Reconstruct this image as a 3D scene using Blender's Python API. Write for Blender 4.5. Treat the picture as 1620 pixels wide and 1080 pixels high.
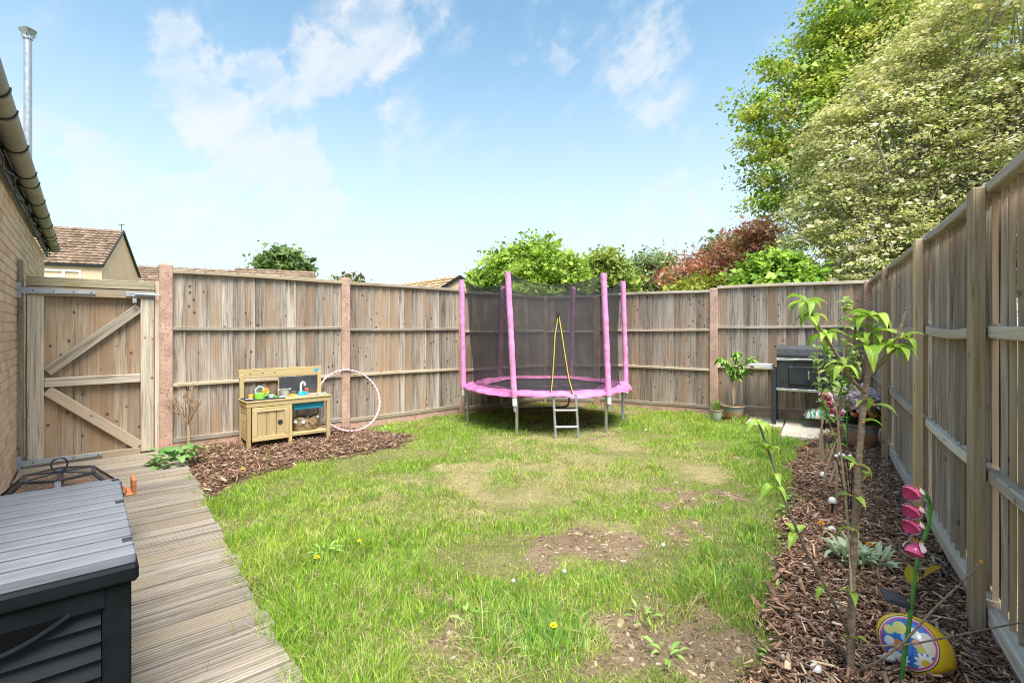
import bpy, math, random
import numpy as np
from mathutils import Vector, Matrix
random.seed(7)
rng = np.random.default_rng(7)
R = math.radians
for o in list(bpy.data.objects):
    bpy.data.objects.remove(o)
scene = bpy.context.scene
C = scene.collection

# ---------------------------------------------------------------- camera
F, CX, HY, ZC = 788.0, 810.0, 521.0, 1.30      # focal length and centre measured on the photograph (pixels), eye height (m)
cam_d = bpy.data.cameras.new('camera')
cam_d.sensor_width = 36.0
cam_d.lens = 36.0 * F / 1620.0
cam_d.shift_y = -19.0 / 1620.0
cam_d.clip_start = 0.05
cam_d.clip_end = 2000
cam = bpy.data.objects.new('camera', cam_d)
cam.location = (0, 0, ZC)
cam.rotation_euler = (R(90), 0, 0)
C.objects.link(cam)
scene.camera = cam

# ---------------------------------------------------------------- light
SUN_EL, SUN_AZ = 64.0, 160.0     # azimuth clockwise from +Y : the sun stands high behind the camera, veiled by thin cloud
SKY_STRENGTH = 0.055
scene.view_settings.view_transform = 'Standard'
scene.view_settings.look = 'None'
scene.view_settings.exposure = 1.74
scene.view_settings.gamma = 1.0
scene.view_settings.use_curve_mapping = False
scene.cycles.filter_width = 1.05
sun_d = bpy.data.lights.new('sun', 'SUN')
sun_d.energy = 2.4
sun_d.angle = R(34)
sun_d.color = (1.0, 0.95, 0.88)
sun = bpy.data.objects.new('sun', sun_d)
az, el = R(SUN_AZ), R(SUN_EL)
sdir = Vector((math.sin(az) * math.cos(el), math.cos(az) * math.cos(el), math.sin(el)))
sun.rotation_euler = sdir.to_track_quat('Z', 'Y').to_euler()
sun.location = (0, 0, 30)
C.objects.link(sun)

# ---------------------------------------------------------------- node helper
class NT:
    def __init__(s, tree):
        s.t = tree; tree.nodes.clear()
    def n(s, typ, ins=None, **props):
        nd = s.t.nodes.new(typ)
        for k, v in props.items():
            setattr(nd, k, v)
        for k, v in (ins or {}).items():
            sock = nd.inputs[k]
            if isinstance(v, bpy.types.NodeSocket):
                s.t.links.new(v, sock)
            elif v is not None:
                if isinstance(v, (tuple, list)) and len(v) == 3 and len(getattr(sock, 'default_value', (0,) * 3)) == 4:
                    v = (*v, 1.0)
                sock.default_value = v
        return nd
    def math(s, op, a, b=None, c=None, clamp=False):
        ins = {0: a}
        if b is not None: ins[1] = b
        if c is not None: ins[2] = c
        return s.n('ShaderNodeMath', ins, operation=op, use_clamp=clamp).outputs[0]
    def vmath(s, op, a, b=None):
        nd = s.n('ShaderNodeVectorMath', {0: a, **({1: b} if b is not None else {})}, operation=op)
        return nd.outputs['Value'] if op in ('DOT_PRODUCT', 'LENGTH', 'DISTANCE') else nd.outputs[0]
    def mix(s, f, a, b, blend='MIX'):
        nd = s.n('ShaderNodeMixRGB', {0: f, 1: a, 2: b}, blend_type=blend)
        return nd.outputs[0]
    def ramp(s, f, stops, interp='LINEAR'):
        nd = s.n('ShaderNodeValToRGB', {0: f})
        e = nd.color_ramp.elements
        nd.color_ramp.interpolation = interp
        while len(e) < len(stops): e.new(0.5)
        for i, (p, c) in enumerate(stops):
            e[i].position = p
            e[i].color = (*c, 1) if len(c) == 3 else c
        return nd.outputs[0]
    def noise(s, vec, scale, detail=3, rough=0.55, dist=0.0):
        return s.n('ShaderNodeTexNoise', {'Vector': vec, 'Scale': scale, 'Detail': detail, 'Roughness': rough, 'Distortion': dist}).outputs['Fac']
    def smooth(s, v, a, b, lo=0.0, hi=1.0):
        return s.n('ShaderNodeMapRange', {0: v, 1: a, 2: b, 3: lo, 4: hi}, interpolation_type='SMOOTHSTEP').outputs[0]
    def scale(s, v, sc, loc=(0, 0, 0)):
        return s.n('ShaderNodeMapping', {'Vector': v, 'Scale': sc, 'Location': loc}).outputs[0]

# ---------------------------------------------------------------- sky : Nishita blue with thin clouds
def pix_dir(px, py):
    return Vector(((px - CX) / F, 1.0, (HY - py) / F)).normalized()
world = bpy.data.worlds.new('World')
scene.world = world
world.use_nodes = True
w = NT(world.node_tree)
sky = w.n('ShaderNodeTexSky', sky_type='NISHITA', sun_disc=False, sun_elevation=el, sun_rotation=az,
          air_density=1.0, dust_density=1.0, ozone_density=1.5, altitude=50)
tc = w.n('ShaderNodeTexCoord').outputs['Generated']
nrm = w.vmath('NORMALIZE', tc)
warp = w.n('ShaderNodeTexNoise', {'Vector': nrm, 'Scale': 5.0, 'Detail': 5.0, 'Roughness': .6}).outputs['Color']
wv = w.vmath('ADD', nrm, w.vmath('SCALE', w.vmath('SUBTRACT', warp, (.5, .5, .5))))
w.t.nodes[-1]
for nd in w.t.nodes:
    if nd.type == 'VECT_MATH' and nd.operation == 'SCALE':
        nd.inputs['Scale'].default_value = 0.05
# real cloud banks, each by its bearing and height in the sky (radius in degrees)
banks = [(600, 20, 3.2, .6), (565, 60, 3.6, .8), (530, 105, 3.8, .95), (490, 135, 3.6, .95), (445, 165, 3.2, .8), (390, 125, 3.2, .75), (420, 105, 2.6, .5), (235, 108, 3.4, .85), (275, 125, 3.0, .7), (180, 125, 2.4, .5), (215, 180, 1.8, .4),
         (130, 240, 3.2, .75), (105, 275, 3.4, .75), (175, 270, 3.6, .8), (430, 300, 3.8, .95), (380, 290, 3.0, .6), (480, 290, 3.0, .7), (545, 355, 2.6, .6),
         (560, 185, 2.4, .5), (630, 170, 2.4, .4), (855, 130, 2.0, .6), (1050, 165, 2.8, .55), (1020, 190, 2.2, .4), (1075, 35, 2.2, .40), (1130, 10, 2.4, .4), (1200, 5, 3.0, .5), (800, 50, 2.0, .4),
         (1160, 255, 3.0, .75), (1150, 320, 3.6, .6), (1060, 350, 3.4, .5), (960, 365, 3.0, .4), (700, 420, 3.4, .5), (205, 25, 3.2, .5), (250, 10, 3.0, .5), (945, 80, 2.0, .4), (640, 420, 3, .4)]
tot = None
for (px, py, rad, st) in banks:
    d = pix_dir(px, py)
    dt = w.vmath('DOT_PRODUCT', wv, tuple(d))
    b = w.smooth(dt, math.cos(R(rad * 2.0)), 1.0, 0.0, st * .55)
    tot = b if tot is None else w.math('ADD', tot, b)
rotd = w.n('ShaderNodeVectorRotate', {'Vector': wv, 'Axis': (0, 1, 0), 'Angle': R(38)}, rotation_type='AXIS_ANGLE').outputs[0]
n1 = w.noise(w.scale(rotd, (3.0, 3.0, 8.0)), 2.4, 9, 0.58, 0.25)
n2 = w.noise(nrm, 2.2, 4, 0.55, 0.3)
gen = w.smooth(n2, 0.48, 0.80, 0.0, 0.35)
dens = w.math('MULTIPLY_ADD', w.math('MINIMUM', w.math('ADD', tot, gen), 1.0), 0.32, n1)
mask = w.smooth(dens, 0.50, 1.02, 0.0, 0.90)
sep = w.n('ShaderNodeSeparateXYZ', {0: nrm}).outputs[2]
haze = w.smooth(sep, 0.60, 0.0, 0.0, 0.93)
blue = w.mix(1.0, sky.outputs[0], (1.38, 1.68, 1.50), 'MULTIPLY')
hcol = w.mix(haze, blue, (4.9, 5.55, 6.1))
ccol = w.mix(mask, hcol, (5.0, 5.25, 5.5))
bg = w.n('ShaderNodeBackground', {'Color': ccol, 'Strength': SKY_STRENGTH})
out = w.n('ShaderNodeOutputWorld', {'Surface': bg.outputs[0]})

# ---------------------------------------------------------------- measuring helpers
def Gd(px, py, z=0.0):
    Y = F * (ZC - z) / (py - HY)
    return Vector(((px - CX) / F * Y, Y, z))
def At(px, py, Y):
    return Vector(((px - CX) / F * Y, Y, ZC + (HY - py) / F * Y))

# ---------------------------------------------------------------- mesh builder
class MB:
    def __init__(s):
        s.v = []; s.f = []; s.mi = []; s.m = 0
    def add(s, vs, fs):
        b = len(s.v)
        s.v += [tuple(p) for p in vs]
        s.f += [tuple(i + b for i in f) for f in fs]
        s.mi += [s.m] * len(fs)
        return s
    def box(s, c, d, rot=None, taper=None):
        x, y, z = d[0] / 2, d[1] / 2, d[2] / 2
        vs = [Vector(p) for p in ((-x, -y, -z), (x, -y, -z), (x, y, -z), (-x, y, -z), (-x, -y, z), (x, -y, z), (x, y, z), (-x, y, z))]
        if taper:
            for i in range(4, 8): vs[i].x *= taper; vs[i].y *= taper
        if rot is not None:
            vs = [rot @ p for p in vs]
        c = Vector(c)
        return s.add([p + c for p in vs], [(0, 3, 2, 1), (4, 5, 6, 7), (0, 1, 5, 4), (1, 2, 6, 5), (2, 3, 7, 6), (3, 0, 4, 7)])
    def bbox(s, c, d, b=0.004, rot=None):
        """box with chamfered edges"""
        x, y, z = [max(q / 2, b * 1.05) for q in d]
        vs = []; idx = {}
        for sx in (-1, 1):
            for sy in (-1, 1):
                for sz in (-1, 1):
                    for k in range(3):
                        p = [sx * (x - b), sy * (y - b), sz * (z - b)]
                        p[k] += (sx, sy, sz)[k] * b
                        idx[(sx, sy, sz, k)] = len(vs); vs.append(Vector(p))
        fs = []
        for k in range(3):
            a, c2 = [q for q in range(3) if q != k]
            for sg in (-1, 1):
                q = []
                for (u, v2) in ((-1, -1), (1, -1), (1, 1), (-1, 1)):
                    t = [0, 0, 0]; t[k] = sg; t[a] = u; t[c2] = v2
                    q.append(idx[(*t, k)])
                if (sg > 0) == (k == 1): q.reverse()
                fs.append(q)
        for k in range(3):
            a, c2 = [q for q in range(3) if q != k]
            for u in (-1, 1):
                for v2 in (-1, 1):
                    t0 = [0, 0, 0]; t0[a] = u; t0[c2] = v2
                    lo = list(t0); lo[k] = -1; hi = list(t0); hi[k] = 1
                    fs.append([idx[(*lo, a)], idx[(*hi, a)], idx[(*hi, c2)], idx[(*lo, c2)]])
        for sx in (-1, 1):
            for sy in (-1, 1):
                for sz in (-1, 1):
                    fs.append([idx[(sx, sy, sz, k)] for k in range(3)])
        # outward orientation
        ff = []
        for f in fs:
            cc = sum((vs[i] for i in f), Vector()) / len(f)
            nn = (vs[f[1]] - vs[f[0]]).cross(vs[f[2]] - vs[f[0]])
            ff.append(tuple(f) if nn.dot(cc) > 0 else tuple(reversed(f)))
        if rot is not None: vs = [rot @ p for p in vs]
        c = Vector(c)
        return s.add([p + c for p in vs], ff)
    def beam(s, a, b, wdt, hgt, up=(0, 0, 1), ch=0.0):
        a, b = Vector(a), Vector(b); d = b - a; L = d.length; x = d / L
        y = Vector(up).cross(x)
        if y.length < 1e-5: y = Vector((0, 1, 0)).cross(x)
        y.normalize(); z = x.cross(y)
        rot = Matrix((x, y, z)).transposed()
        return s.bbox((a + b) / 2, (L, wdt, hgt), ch, rot) if ch else s.box((a + b) / 2, (L, wdt, hgt), rot)
    def tube(s, pts, rad, n=8, caps=True, closed=False):
        pts = [Vector(p) for p in pts]; m = len(pts)
        rad = [rad] * m if isinstance(rad, (int, float)) else rad
        vs = []; prev = None
        for i, p in enumerate(pts):
            if closed: t = pts[(i + 1) % m] - pts[i - 1]
            else: t = pts[min(i + 1, m - 1)] - pts[max(i - 1, 0)]
            t.normalize()
            if prev is None:
                a = Vector((0, 0, 1)) if abs(t.z) < 0.9 else Vector((1, 0, 0))
                nx = t.cross(a).normalized()
            else:
                nx = (prev - t * prev.dot(t))
                nx = nx.normalized() if nx.length > 1e-6 else t.orthogonal().normalized()
            prev = nx; ny = t.cross(nx)
            for k in range(n):
                a = 2 * math.pi * k / n
                vs.append(p + (nx * math.cos(a) + ny * math.sin(a)) * rad[i])
        fs = []
        for i in range(m if closed else m - 1):
            j = (i + 1) % m
            for k in range(n):
                k2 = (k + 1) % n
                fs.append((i * n + k, i * n + k2, j * n + k2, j * n + k))
        if caps and not closed:
            fs.append(tuple(reversed(range(n)))); fs.append(tuple(range((m - 1) * n, m * n)))
        return s.add(vs, fs)
    def lathe(s, prof, n=24, c=(0, 0, 0), rot=None, wob=0.0):
        vs = []; c = Vector(c)
        for (r, z) in prof:
            for k in range(n):
                a = 2 * math.pi * k / n
                p = Vector((r * math.cos(a), r * math.sin(a), z))
                if rot is not None: p = rot @ p
                vs.append(p + c)
        fs = []
        for i in range(len(prof) - 1):
            for k in range(n):
                k2 = (k + 1) % n
                fs.append((i * n + k, i * n + k2, (i + 1) * n + k2, (i + 1) * n + k))
        fs.append(tuple(reversed(range(n)))); m = len(prof); fs.append(tuple(range((m - 1) * n, m * n)))
        return s.add(vs, fs)
    def ball(s, c, r, n=10, sq=(1, 1, 1)):
        prof = [(max(0.001, math.sin(math.pi * i / n)), -math.cos(math.pi * i / n)) for i in range(n + 1)]
        vs = MB().lathe(prof, n + 2)
        c = Vector(c)
        return s.add([Vector((p[0] * r * sq[0], p[1] * r * sq[1], p[2] * r * sq[2])) + c for p in vs.v], vs.f)
    def prism(s, poly, depth, axis_o, ax, ay, az):
        """poly in (ax, ay) plane at axis_o, extruded by depth along az"""
        o, ax, ay, az = Vector(axis_o), Vector(ax), Vector(ay), Vector(az)
        n = len(poly)
        vs = [o + ax * p[0] + ay * p[1] for p in poly] + [o + ax * p[0] + ay * p[1] + az * depth for p in poly]
        fs = [tuple(reversed(range(n))), tuple(range(n, 2 * n))] + [(i, (i + 1) % n, n + (i + 1) % n, n + i) for i in range(n)]
        return s.add(vs, fs)
    def mesh(s, name, mats, smooth=False):
        me = bpy.data.meshes.new(name)
        me.from_pydata(s.v, [], s.f)
        mats = mats if isinstance(mats, (list, tuple)) else [mats]
        for m in mats: me.materials.append(m)
        if any(s.mi): me.polygons.foreach_set('material_index', s.mi)
        if smooth:
            me.polygons.foreach_set('use_smooth', [True] * len(s.f))
            try: me.set_sharp_from_angle(angle=R(40))
            except Exception: pass
        me.update()
        return me
    def build(s, name, mats, parent=None, loc=(0, 0, 0), rot=(0, 0, 0), smooth=False, world=False):
        if world and parent is not None:
            inv = (Matrix.Translation(parent.location) @ parent.rotation_euler.to_matrix().to_4x4()).inverted()
            s.v = [tuple(inv @ Vector(p)) for p in s.v]
        return place(s.mesh(name, mats, smooth), name, parent, loc, rot)

def place(me, name, parent=None, loc=(0, 0, 0), rot=(0, 0, 0), scl=(1, 1, 1)):
    o = bpy.data.objects.new(name, me)
    C.objects.link(o)
    o.parent = parent; o.location = loc; o.rotation_euler = rot; o.scale = scl
    return o
def tag(o, label=None, cat=None, group=None, kind=None):
    if label: o['label'] = label
    if cat: o['category'] = cat
    if group: o['group'] = group
    if kind: o['kind'] = kind
    return o
def thing(name, label, cat, loc=(0, 0, 0), rz=0.0, group=None):
    o = bpy.data.objects.new(name, None)
    o.empty_display_size = 0.1
    C.objects.link(o); o.location = loc; o.rotation_euler = (0, 0, rz)
    return tag(o, label, cat, group)
def np_mesh(name, verts, faces, mat, cols=None, smooth=False):
    """verts (n,3), faces (m,k) of one size k"""
    me = bpy.data.meshes.new(name)
    n, (m, k) = len(verts), faces.shape
    me.vertices.add(n); me.vertices.foreach_set('co', np.ascontiguousarray(verts, dtype=np.float32).ravel())
    me.loops.add(m * k); me.loops.foreach_set('vertex_index', np.ascontiguousarray(faces, dtype=np.int32).ravel())
    me.polygons.add(m); me.polygons.foreach_set('loop_start', np.arange(0, m * k, k, dtype=np.int32))
    if smooth: me.polygons.foreach_set('use_smooth', np.ones(m, dtype=bool))
    if cols is not None:
        ca = me.color_attributes.new('Col', 'FLOAT_COLOR', 'POINT')
        c4 = np.ones((n, 4), dtype=np.float32); c4[:, :3] = cols
        ca.data.foreach_set('color', c4.ravel())
    me.materials.append(mat)
    me.update(calc_edges=True)
    return me
_grids = {}
def vnoise(x, y, scale, seed=0, octs=3):
    """smooth value noise 0..1, vectorised"""
    tot = np.zeros_like(x, dtype=float); amp = 1.0; nrm_ = 0
    for o in range(octs):
        key = (seed, o)
        if key not in _grids: _grids[key] = np.random.default_rng(seed * 31 + o + 1).random((256, 256))
        g = _grids[key]
        fx, fy = x * scale * 2 ** o + 71.3, y * scale * 2 ** o + 33.7
        ix, iy = np.floor(fx).astype(int), np.floor(fy).astype(int)
        tx, ty = fx - ix, fy - iy
        tx, ty = tx * tx * (3 - 2 * tx), ty * ty * (3 - 2 * ty)
        a = g[ix % 256, iy % 256]; b = g[(ix + 1) % 256, iy % 256]; c = g[ix % 256, (iy + 1) % 256]; d = g[(ix + 1) % 256, (iy + 1) % 256]
        tot += amp * ((a * (1 - tx) + b * tx) * (1 - ty) + (c * (1 - tx) + d * tx) * ty); nrm_ += amp; amp *= .5
    return tot / nrm_
def sstep(v, a, b):
    t = np.clip((v - a) / (b - a), 0, 1)
    return t * t * (3 - 2 * t)

# ---------------------------------------------------------------- materials
def new_mat(name):
    m = bpy.data.materials.new(name); m.use_nodes = True
    t = NT(m.node_tree)
    return m, t
def finish(t, col, rough=0.8, bump=None, bstr=0.3, bdist=0.01, metal=0.0, spec=0.3, alpha=None, **kw):
    ins = {'Base Color': col, 'Roughness': rough, 'Metallic': metal, 'Specular IOR Level': spec}
    if bump is not None:
        ins['Normal'] = t.n('ShaderNodeBump', {'Height': bump, 'Strength': bstr, 'Distance': bdist}).outputs[0]
    if alpha is not None: ins['Alpha'] = alpha
    ins.update(kw)
    b = t.n('ShaderNodeBsdfPrincipled', ins)
    t.n('ShaderNodeOutputMaterial', {'Surface': b.outputs[0]})
def plain(name, col, rough=0.6, metal=0.0, var=0.12, scale=9.0, bstr=0.08, spec=0.35, fine=60.0):
    """painted / plastic / metal surface with faint mottling and micro relief"""
    m, t = new_mat(name)
    co = t.n('ShaderNodeTexCoord').outputs['Object']
    n = t.noise(co, scale, 5, .6)
    dark = tuple(c * (1 - var) for c in col); lite = tuple(min(1, c * (1 + var)) for c in col)
    c = t.ramp(n, [(.3, dark), (.7, lite)])
    n2 = t.noise(co, fine, 3, .6)
    finish(t, c, t.smooth(n, .2, .8, max(.05, rough - .12), min(1, rough + .12)), n2, bstr, .004, metal, spec)
    return m
def wood(name, tones, axis='Z', knots=0.6, moss=0.0, grain=1.0, vr=0.35, rough=0.88, bstr=0.45, moss_top=False):
    """weathered timber: tones = (dark, mid, light, brown); the grain runs along the local axis"""
    m, t = new_mat(name)
    tcn = t.n('ShaderNodeTexCoord').outputs['Object']
    oi = t.n('ShaderNodeObjectInfo')
    rnd = oi.outputs['Random']
    off = t.n('ShaderNodeCombineXYZ', {0: t.math('MULTIPLY', rnd, 37.0), 1: t.math('MULTIPLY', rnd, 17.0), 2: t.math('MULTIPLY', rnd, 53.0)}).outputs[0]
    co = t.vmath('ADD', tcn, off)
    def st(ac, al):
        s3 = [ac, ac, ac]; s3['XYZ'.index(axis)] = al
        return t.scale(co, tuple(s3))
    wob = t.noise(st(4, 1.2), 1.0, 2, .5)
    g1 = t.noise(st(95 * grain, 2.2), 1.0, 6, .72, .6)
    g2 = t.noise(st(14 * grain, .7), 1.0, 3, .6, .8)
    g3 = t.noise(st(3.0, 1.3), 1.0, 3, .55)
    f = t.math('ADD', t.math('MULTIPLY', g1, .62), t.math('MULTIPLY', g2, .38))
    c = t.ramp(f, [(.36, tones[0]), (.47, tones[1]), (.60, tones[2])])
    r2 = t.math('FRACT', t.math('MULTIPLY', rnd, 7.31))
    bf = t.math('MULTIPLY', t.smooth(t.math('ADD', g3, t.math('MULTIPLY', r2, .45)), .55, .98), .8)
    c = t.mix(bf, c, t.mix(t.math('MULTIPLY', g1, .9), tones[3], tuple(q * 1.35 for q in tones[3])))
    if knots:
        kc = t.vmath('ADD', st(16, 12.0), t.n('ShaderNodeCombineXYZ', {0: wob, 1: wob, 2: 0.0}).outputs[0])
        vo = t.n('ShaderNodeTexVoronoi', {'Vector': kc, 'Scale': 1.0, 'Randomness': 1.0})
        pick = t.n('ShaderNodeSeparateXYZ', {0: vo.outputs['Color']}).outputs[0]
        on = t.math('LESS_THAN', pick, t.math('MULTIPLY', t.math('FRACT', t.math('MULTIPLY', rnd, 13.7)), 0.44))
        core = t.math('MULTIPLY', t.smooth(vo.outputs['Distance'], .24, .12), on)
        halo = t.math('MULTIPLY', t.smooth(vo.outputs['Distance'], .42, .14), on)
        c = t.mix(t.math('MULTIPLY', halo, .35 * knots), c, tuple(q * .9 for q in tones[3]))
        c = t.mix(t.math('MULTIPLY', core, knots), c, tuple(q * .28 for q in tones[3]))
        f = t.math('SUBTRACT', f, t.math('MULTIPLY', core, .15))
    if moss:
        mo = t.smooth(t.noise(st(9, 5), 1.0, 4, .6), .52, .72)
        if moss_top:
            gz = t.n('ShaderNodeSeparateXYZ', {0: t.n('ShaderNodeNewGeometry').outputs['Normal']}).outputs[2]
            mo = t.math('MULTIPLY', mo, t.smooth(gz, -.2, .6, .35, 1.0))
        c = t.mix(t.math('MULTIPLY', mo, moss), c, (.20, .22, .05))
    val = t.smooth(rnd, 0, 1, 1 - vr, 1 + vr * .55)
    hs = t.n('ShaderNodeHueSaturation', {'Color': c, 'Value': val})
    finish(t, hs.outputs[0], rough, f, bstr, .006, 0, .2)
    return m

M = {}
grey_t = ((.075, .056, .043), (.325, .265, .213), (.54, .47, .40), (.31, .205, .13))
M['board'] = wood('weathered_fence_board', grey_t, 'Z', 1.0, vr=.26)
M['board_grey'] = wood('shade_lifted_silvered_board', ((.18, .135, .105), (.58, .485, .405), (.80, .71, .62), (.48, .33, .22)), 'Z', .6, grain=1.2, vr=.22)  # silvered timber, base colour raised to offset shade on the right fence
M['rail'] = wood('weathered_fence_rail', ((.18, .145, .11), (.43, .37, .30), (.62, .55, .47), (.40, .31, .21)), 'X', .5, moss=.35)
M['rail_grey'] = wood('shade_lifted_silvered_rail', ((.26, .22, .17), (.62, .55, .47), (.82, .75, .66), (.50, .40, .29)), 'X', .5)  # silvered rails, likewise lightened against the shade along the right fence
M['gate_frame'] = wood('gate_frame_timber', ((.19, .145, .105), (.46, .385, .305), (.64, .565, .475), (.45, .34, .23)), 'Z', .8, grain=.8)
M['gate_frame_x'] = wood('gate_rail_timber', ((.19, .145, .105), (.46, .385, .305), (.64, .565, .475), (.45, .34, .23)), 'X', .8, grain=.8)
M['gate_moss'] = wood('mossy_gate_cap_timber', ((.14, .12, .075), (.38, .33, .22), (.54, .48, .36), (.38, .30, .17)), 'X', .4, moss=.55)
M['gate_board'] = wood('gate_board_timber', ((.12, .082, .055), (.385, .285, .20), (.57, .46, .345), (.36, .235, .14)), 'Z', .9, vr=.2)
M['post_wood'] = wood('post_timber', ((.20, .14, .09), (.52, .40, .28), (.70, .58, .44), (.54, .37, .20)), 'Z', .7, grain=.7)
M['deck'] = wood('weathered_deck_timber', ((.11, .088, .068), (.30, .25, .203), (.45, .39, .325), (.29, .232, .168)), 'X', .25, moss=.22, grain=1.1, vr=.2)
M['play_wood'] = wood('pale_play_timber', ((.34, .24, .10), (.55, .42, .21), (.68, .54, .30), (.52, .37, .17)), 'X', .25, vr=.18, rough=.75)
M['play_wood_z'] = wood('pale_play_timber_upright', ((.34, .24, .10), (.55, .42, .21), (.68, .54, .30), (.52, .37, .17)), 'Z', .25, vr=.18, rough=.75)

def concrete(name, c0, c1, pits=.6):
    m, t = new_mat(name)
    co = t.n('ShaderNodeTexCoord').outputs['Object']
    rnd = t.n('ShaderNodeObjectInfo').outputs['Random']
    co = t.vmath('ADD', co, t.n('ShaderNodeCombineXYZ', {0: t.math('MULTIPLY', rnd, 20.0), 1: rnd, 2: t.math('MULTIPLY', rnd, 9.0)}).outputs[0])
    n = t.noise(co, 7, 6, .65)
    n2 = t.noise(co, 60, 4, .6)
    v = t.n('ShaderNodeTexVoronoi', {'Vector': co, 'Scale': 38.0}).outputs['Distance']
    pit = t.math('MULTIPLY', t.smooth(v, .30, .16), t.smooth(t.noise(co, 12, 2), .42, .55))
    c = t.ramp(t.math('ADD', t.math('MULTIPLY', n, .7), t.math('MULTIPLY', n2, .3)), [(.32, c0), (.68, c1)])
    c = t.mix(t.math('MULTIPLY', pit, pits), c, tuple(q * .35 for q in c0))
    finish(t, c, .92, t.math('SUBTRACT', n2, pit), .5, .006, 0, .2)
    return m
M['concrete_pink'] = concrete('pink_concrete', (.38, .225, .165), (.68, .46, .365), .85)
M['slab'] = concrete('paving_slab_concrete', (.52, .44, .34), (.76, .68, .56), .3)
M['mortar'] = concrete('pale_mortar', (.55, .46, .34), (.72, .62, .48), .2)

def brickmat():
    m, t = new_mat('buff_brick')
    co = t.n('ShaderNodeTexCoord').outputs['Object']
    rnd = t.n('ShaderNodeObjectInfo').outputs['Random']
    at = t.n('ShaderNodeAttribute', attribute_name='Col').outputs['Fac']
    r = t.math('FRACT', t.math('ADD', rnd, at))
    co2 = t.vmath('ADD', co, t.n('ShaderNodeCombineXYZ', {0: t.math('MULTIPLY', r, 40.0), 1: 0.0, 2: r}).outputs[0])
    n = t.noise(co2, 25, 5, .65)
    c = t.ramp(r, [(0, (.66, .41, .27)), (.3, (.78, .52, .36)), (.6, (.82, .60, .43)), (.85, (.74, .47, .33)), (1, (.84, .65, .48))])
    c = t.mix(t.smooth(n, .35, .75, 0, .35), c, (.42, .26, .15))
    finish(t, c, .9, n, .4, .004, 0, .2)
    return m
M['brick'] = brickmat()
M['galv'] = plain('galvanised_steel', (.50, .515, .54), .42, .7, .12, 20)
M['galv_dull'] = plain('dull_galvanised_strap', (.44, .465, .50), .5, .35, .15, 16)
M['black_plastic'] = plain('black_plastic', (.022, .022, .025), .5)
M['gutter'] = plain('weathered_grey_gutter', (.29, .27, .24), .55, 0, .35, 5, .15)
M['white_plastic'] = plain('white_plastic', (.80, .80, .79), .4)
M['glass_dark'] = plain('window_glass', (.35, .40, .45), .08, 0, .05)
def tilemat(name, c0, c1):
    m, t = new_mat(name)
    co = t.n('ShaderNodeTexCoord').outputs['Object']
    n = t.noise(co, 3.0, 6, .7)
    v = t.n('ShaderNodeTexVoronoi', {'Vector': co, 'Scale': 3.3}).outputs['Color']
    vx = t.n('ShaderNodeSeparateXYZ', {0: v}).outputs[0]
    c = t.ramp(t.math('ADD', t.math('MULTIPLY', n, .6), t.math('MULTIPLY', vx, .4)), [(.3, c0), (.7, c1)])
    finish(t, c, .9, n, .3, .02, 0, .2)
    return m
M['tile'] = tilemat('brown_roof_tile', (.15, .10, .07), (.31, .22, .155))
M['tile_warm'] = tilemat('warm_roof_tile', (.34, .22, .12), (.50, .35, .21))

def leafmat(name, trans=.35, rough=.5, var=.15):
    m, t = new_mat(name)
    c = t.n('ShaderNodeAttribute', attribute_name='Col').outputs['Color']
    co = t.n('ShaderNodeTexCoord').outputs['Object']
    n = t.noise(co, 30, 2, .5)
    c = t.n('ShaderNodeHueSaturation', {'Color': c, 'Value': t.smooth(n, .2, .8, 1 - var, 1 + var)}).outputs[0]
    b = t.n('ShaderNodeBsdfPrincipled', {'Base Color': c, 'Roughness': rough, 'Specular IOR Level': .25})
    tr = t.n('ShaderNodeBsdfTranslucent', {'Color': t.mix(1.0, c, (1.1, 1.15, .7), 'MULTIPLY')})
    mx = t.n('ShaderNodeMixShader', {0: trans, 1: b.outputs[0], 2: tr.outputs[0]})
    t.n('ShaderNodeOutputMaterial', {'Surface': mx.outputs[0]})
    return m
M['leaf'] = leafmat('foliage', .35)
M['grass'] = leafmat('grass_blade', .35, .55)
M['chip'] = leafmat('bark_chip', .0, .85, .3)
def barkmat(name, c0, c1, sc=30):
    m, t = new_mat(name)
    co = t.n('ShaderNodeTexCoord').outputs['Object']
    n = t.noise(t.scale(co, (1, 1, 1.6)), sc, 5, .65)
    n2 = t.noise(t.scale(co, (1, 1, 4)), sc * .6, 3, .6)
    c = t.ramp(t.math('ADD', t.math('MULTIPLY', n, .6), t.math('MULTIPLY', n2, .4)), [(.35, c0), (.65, c1)])
    finish(t, c, .85, n, .5, .004, 0, .2)
    return m
M['bark'] = barkmat('tree_bark', (.09, .07, .05), (.24, .20, .15), 10)
M['bark_pale'] = barkmat('pale_tree_bark', (.20, .17, .14), (.42, .37, .31), 10)
M['sapling_bark'] = barkmat('sapling_bark', (.15, .095, .07), (.42, .30, .225), 45)
M['twig'] = barkmat('dry_twig', (.36, .25, .16), (.58, .44, .30), 50)
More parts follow.
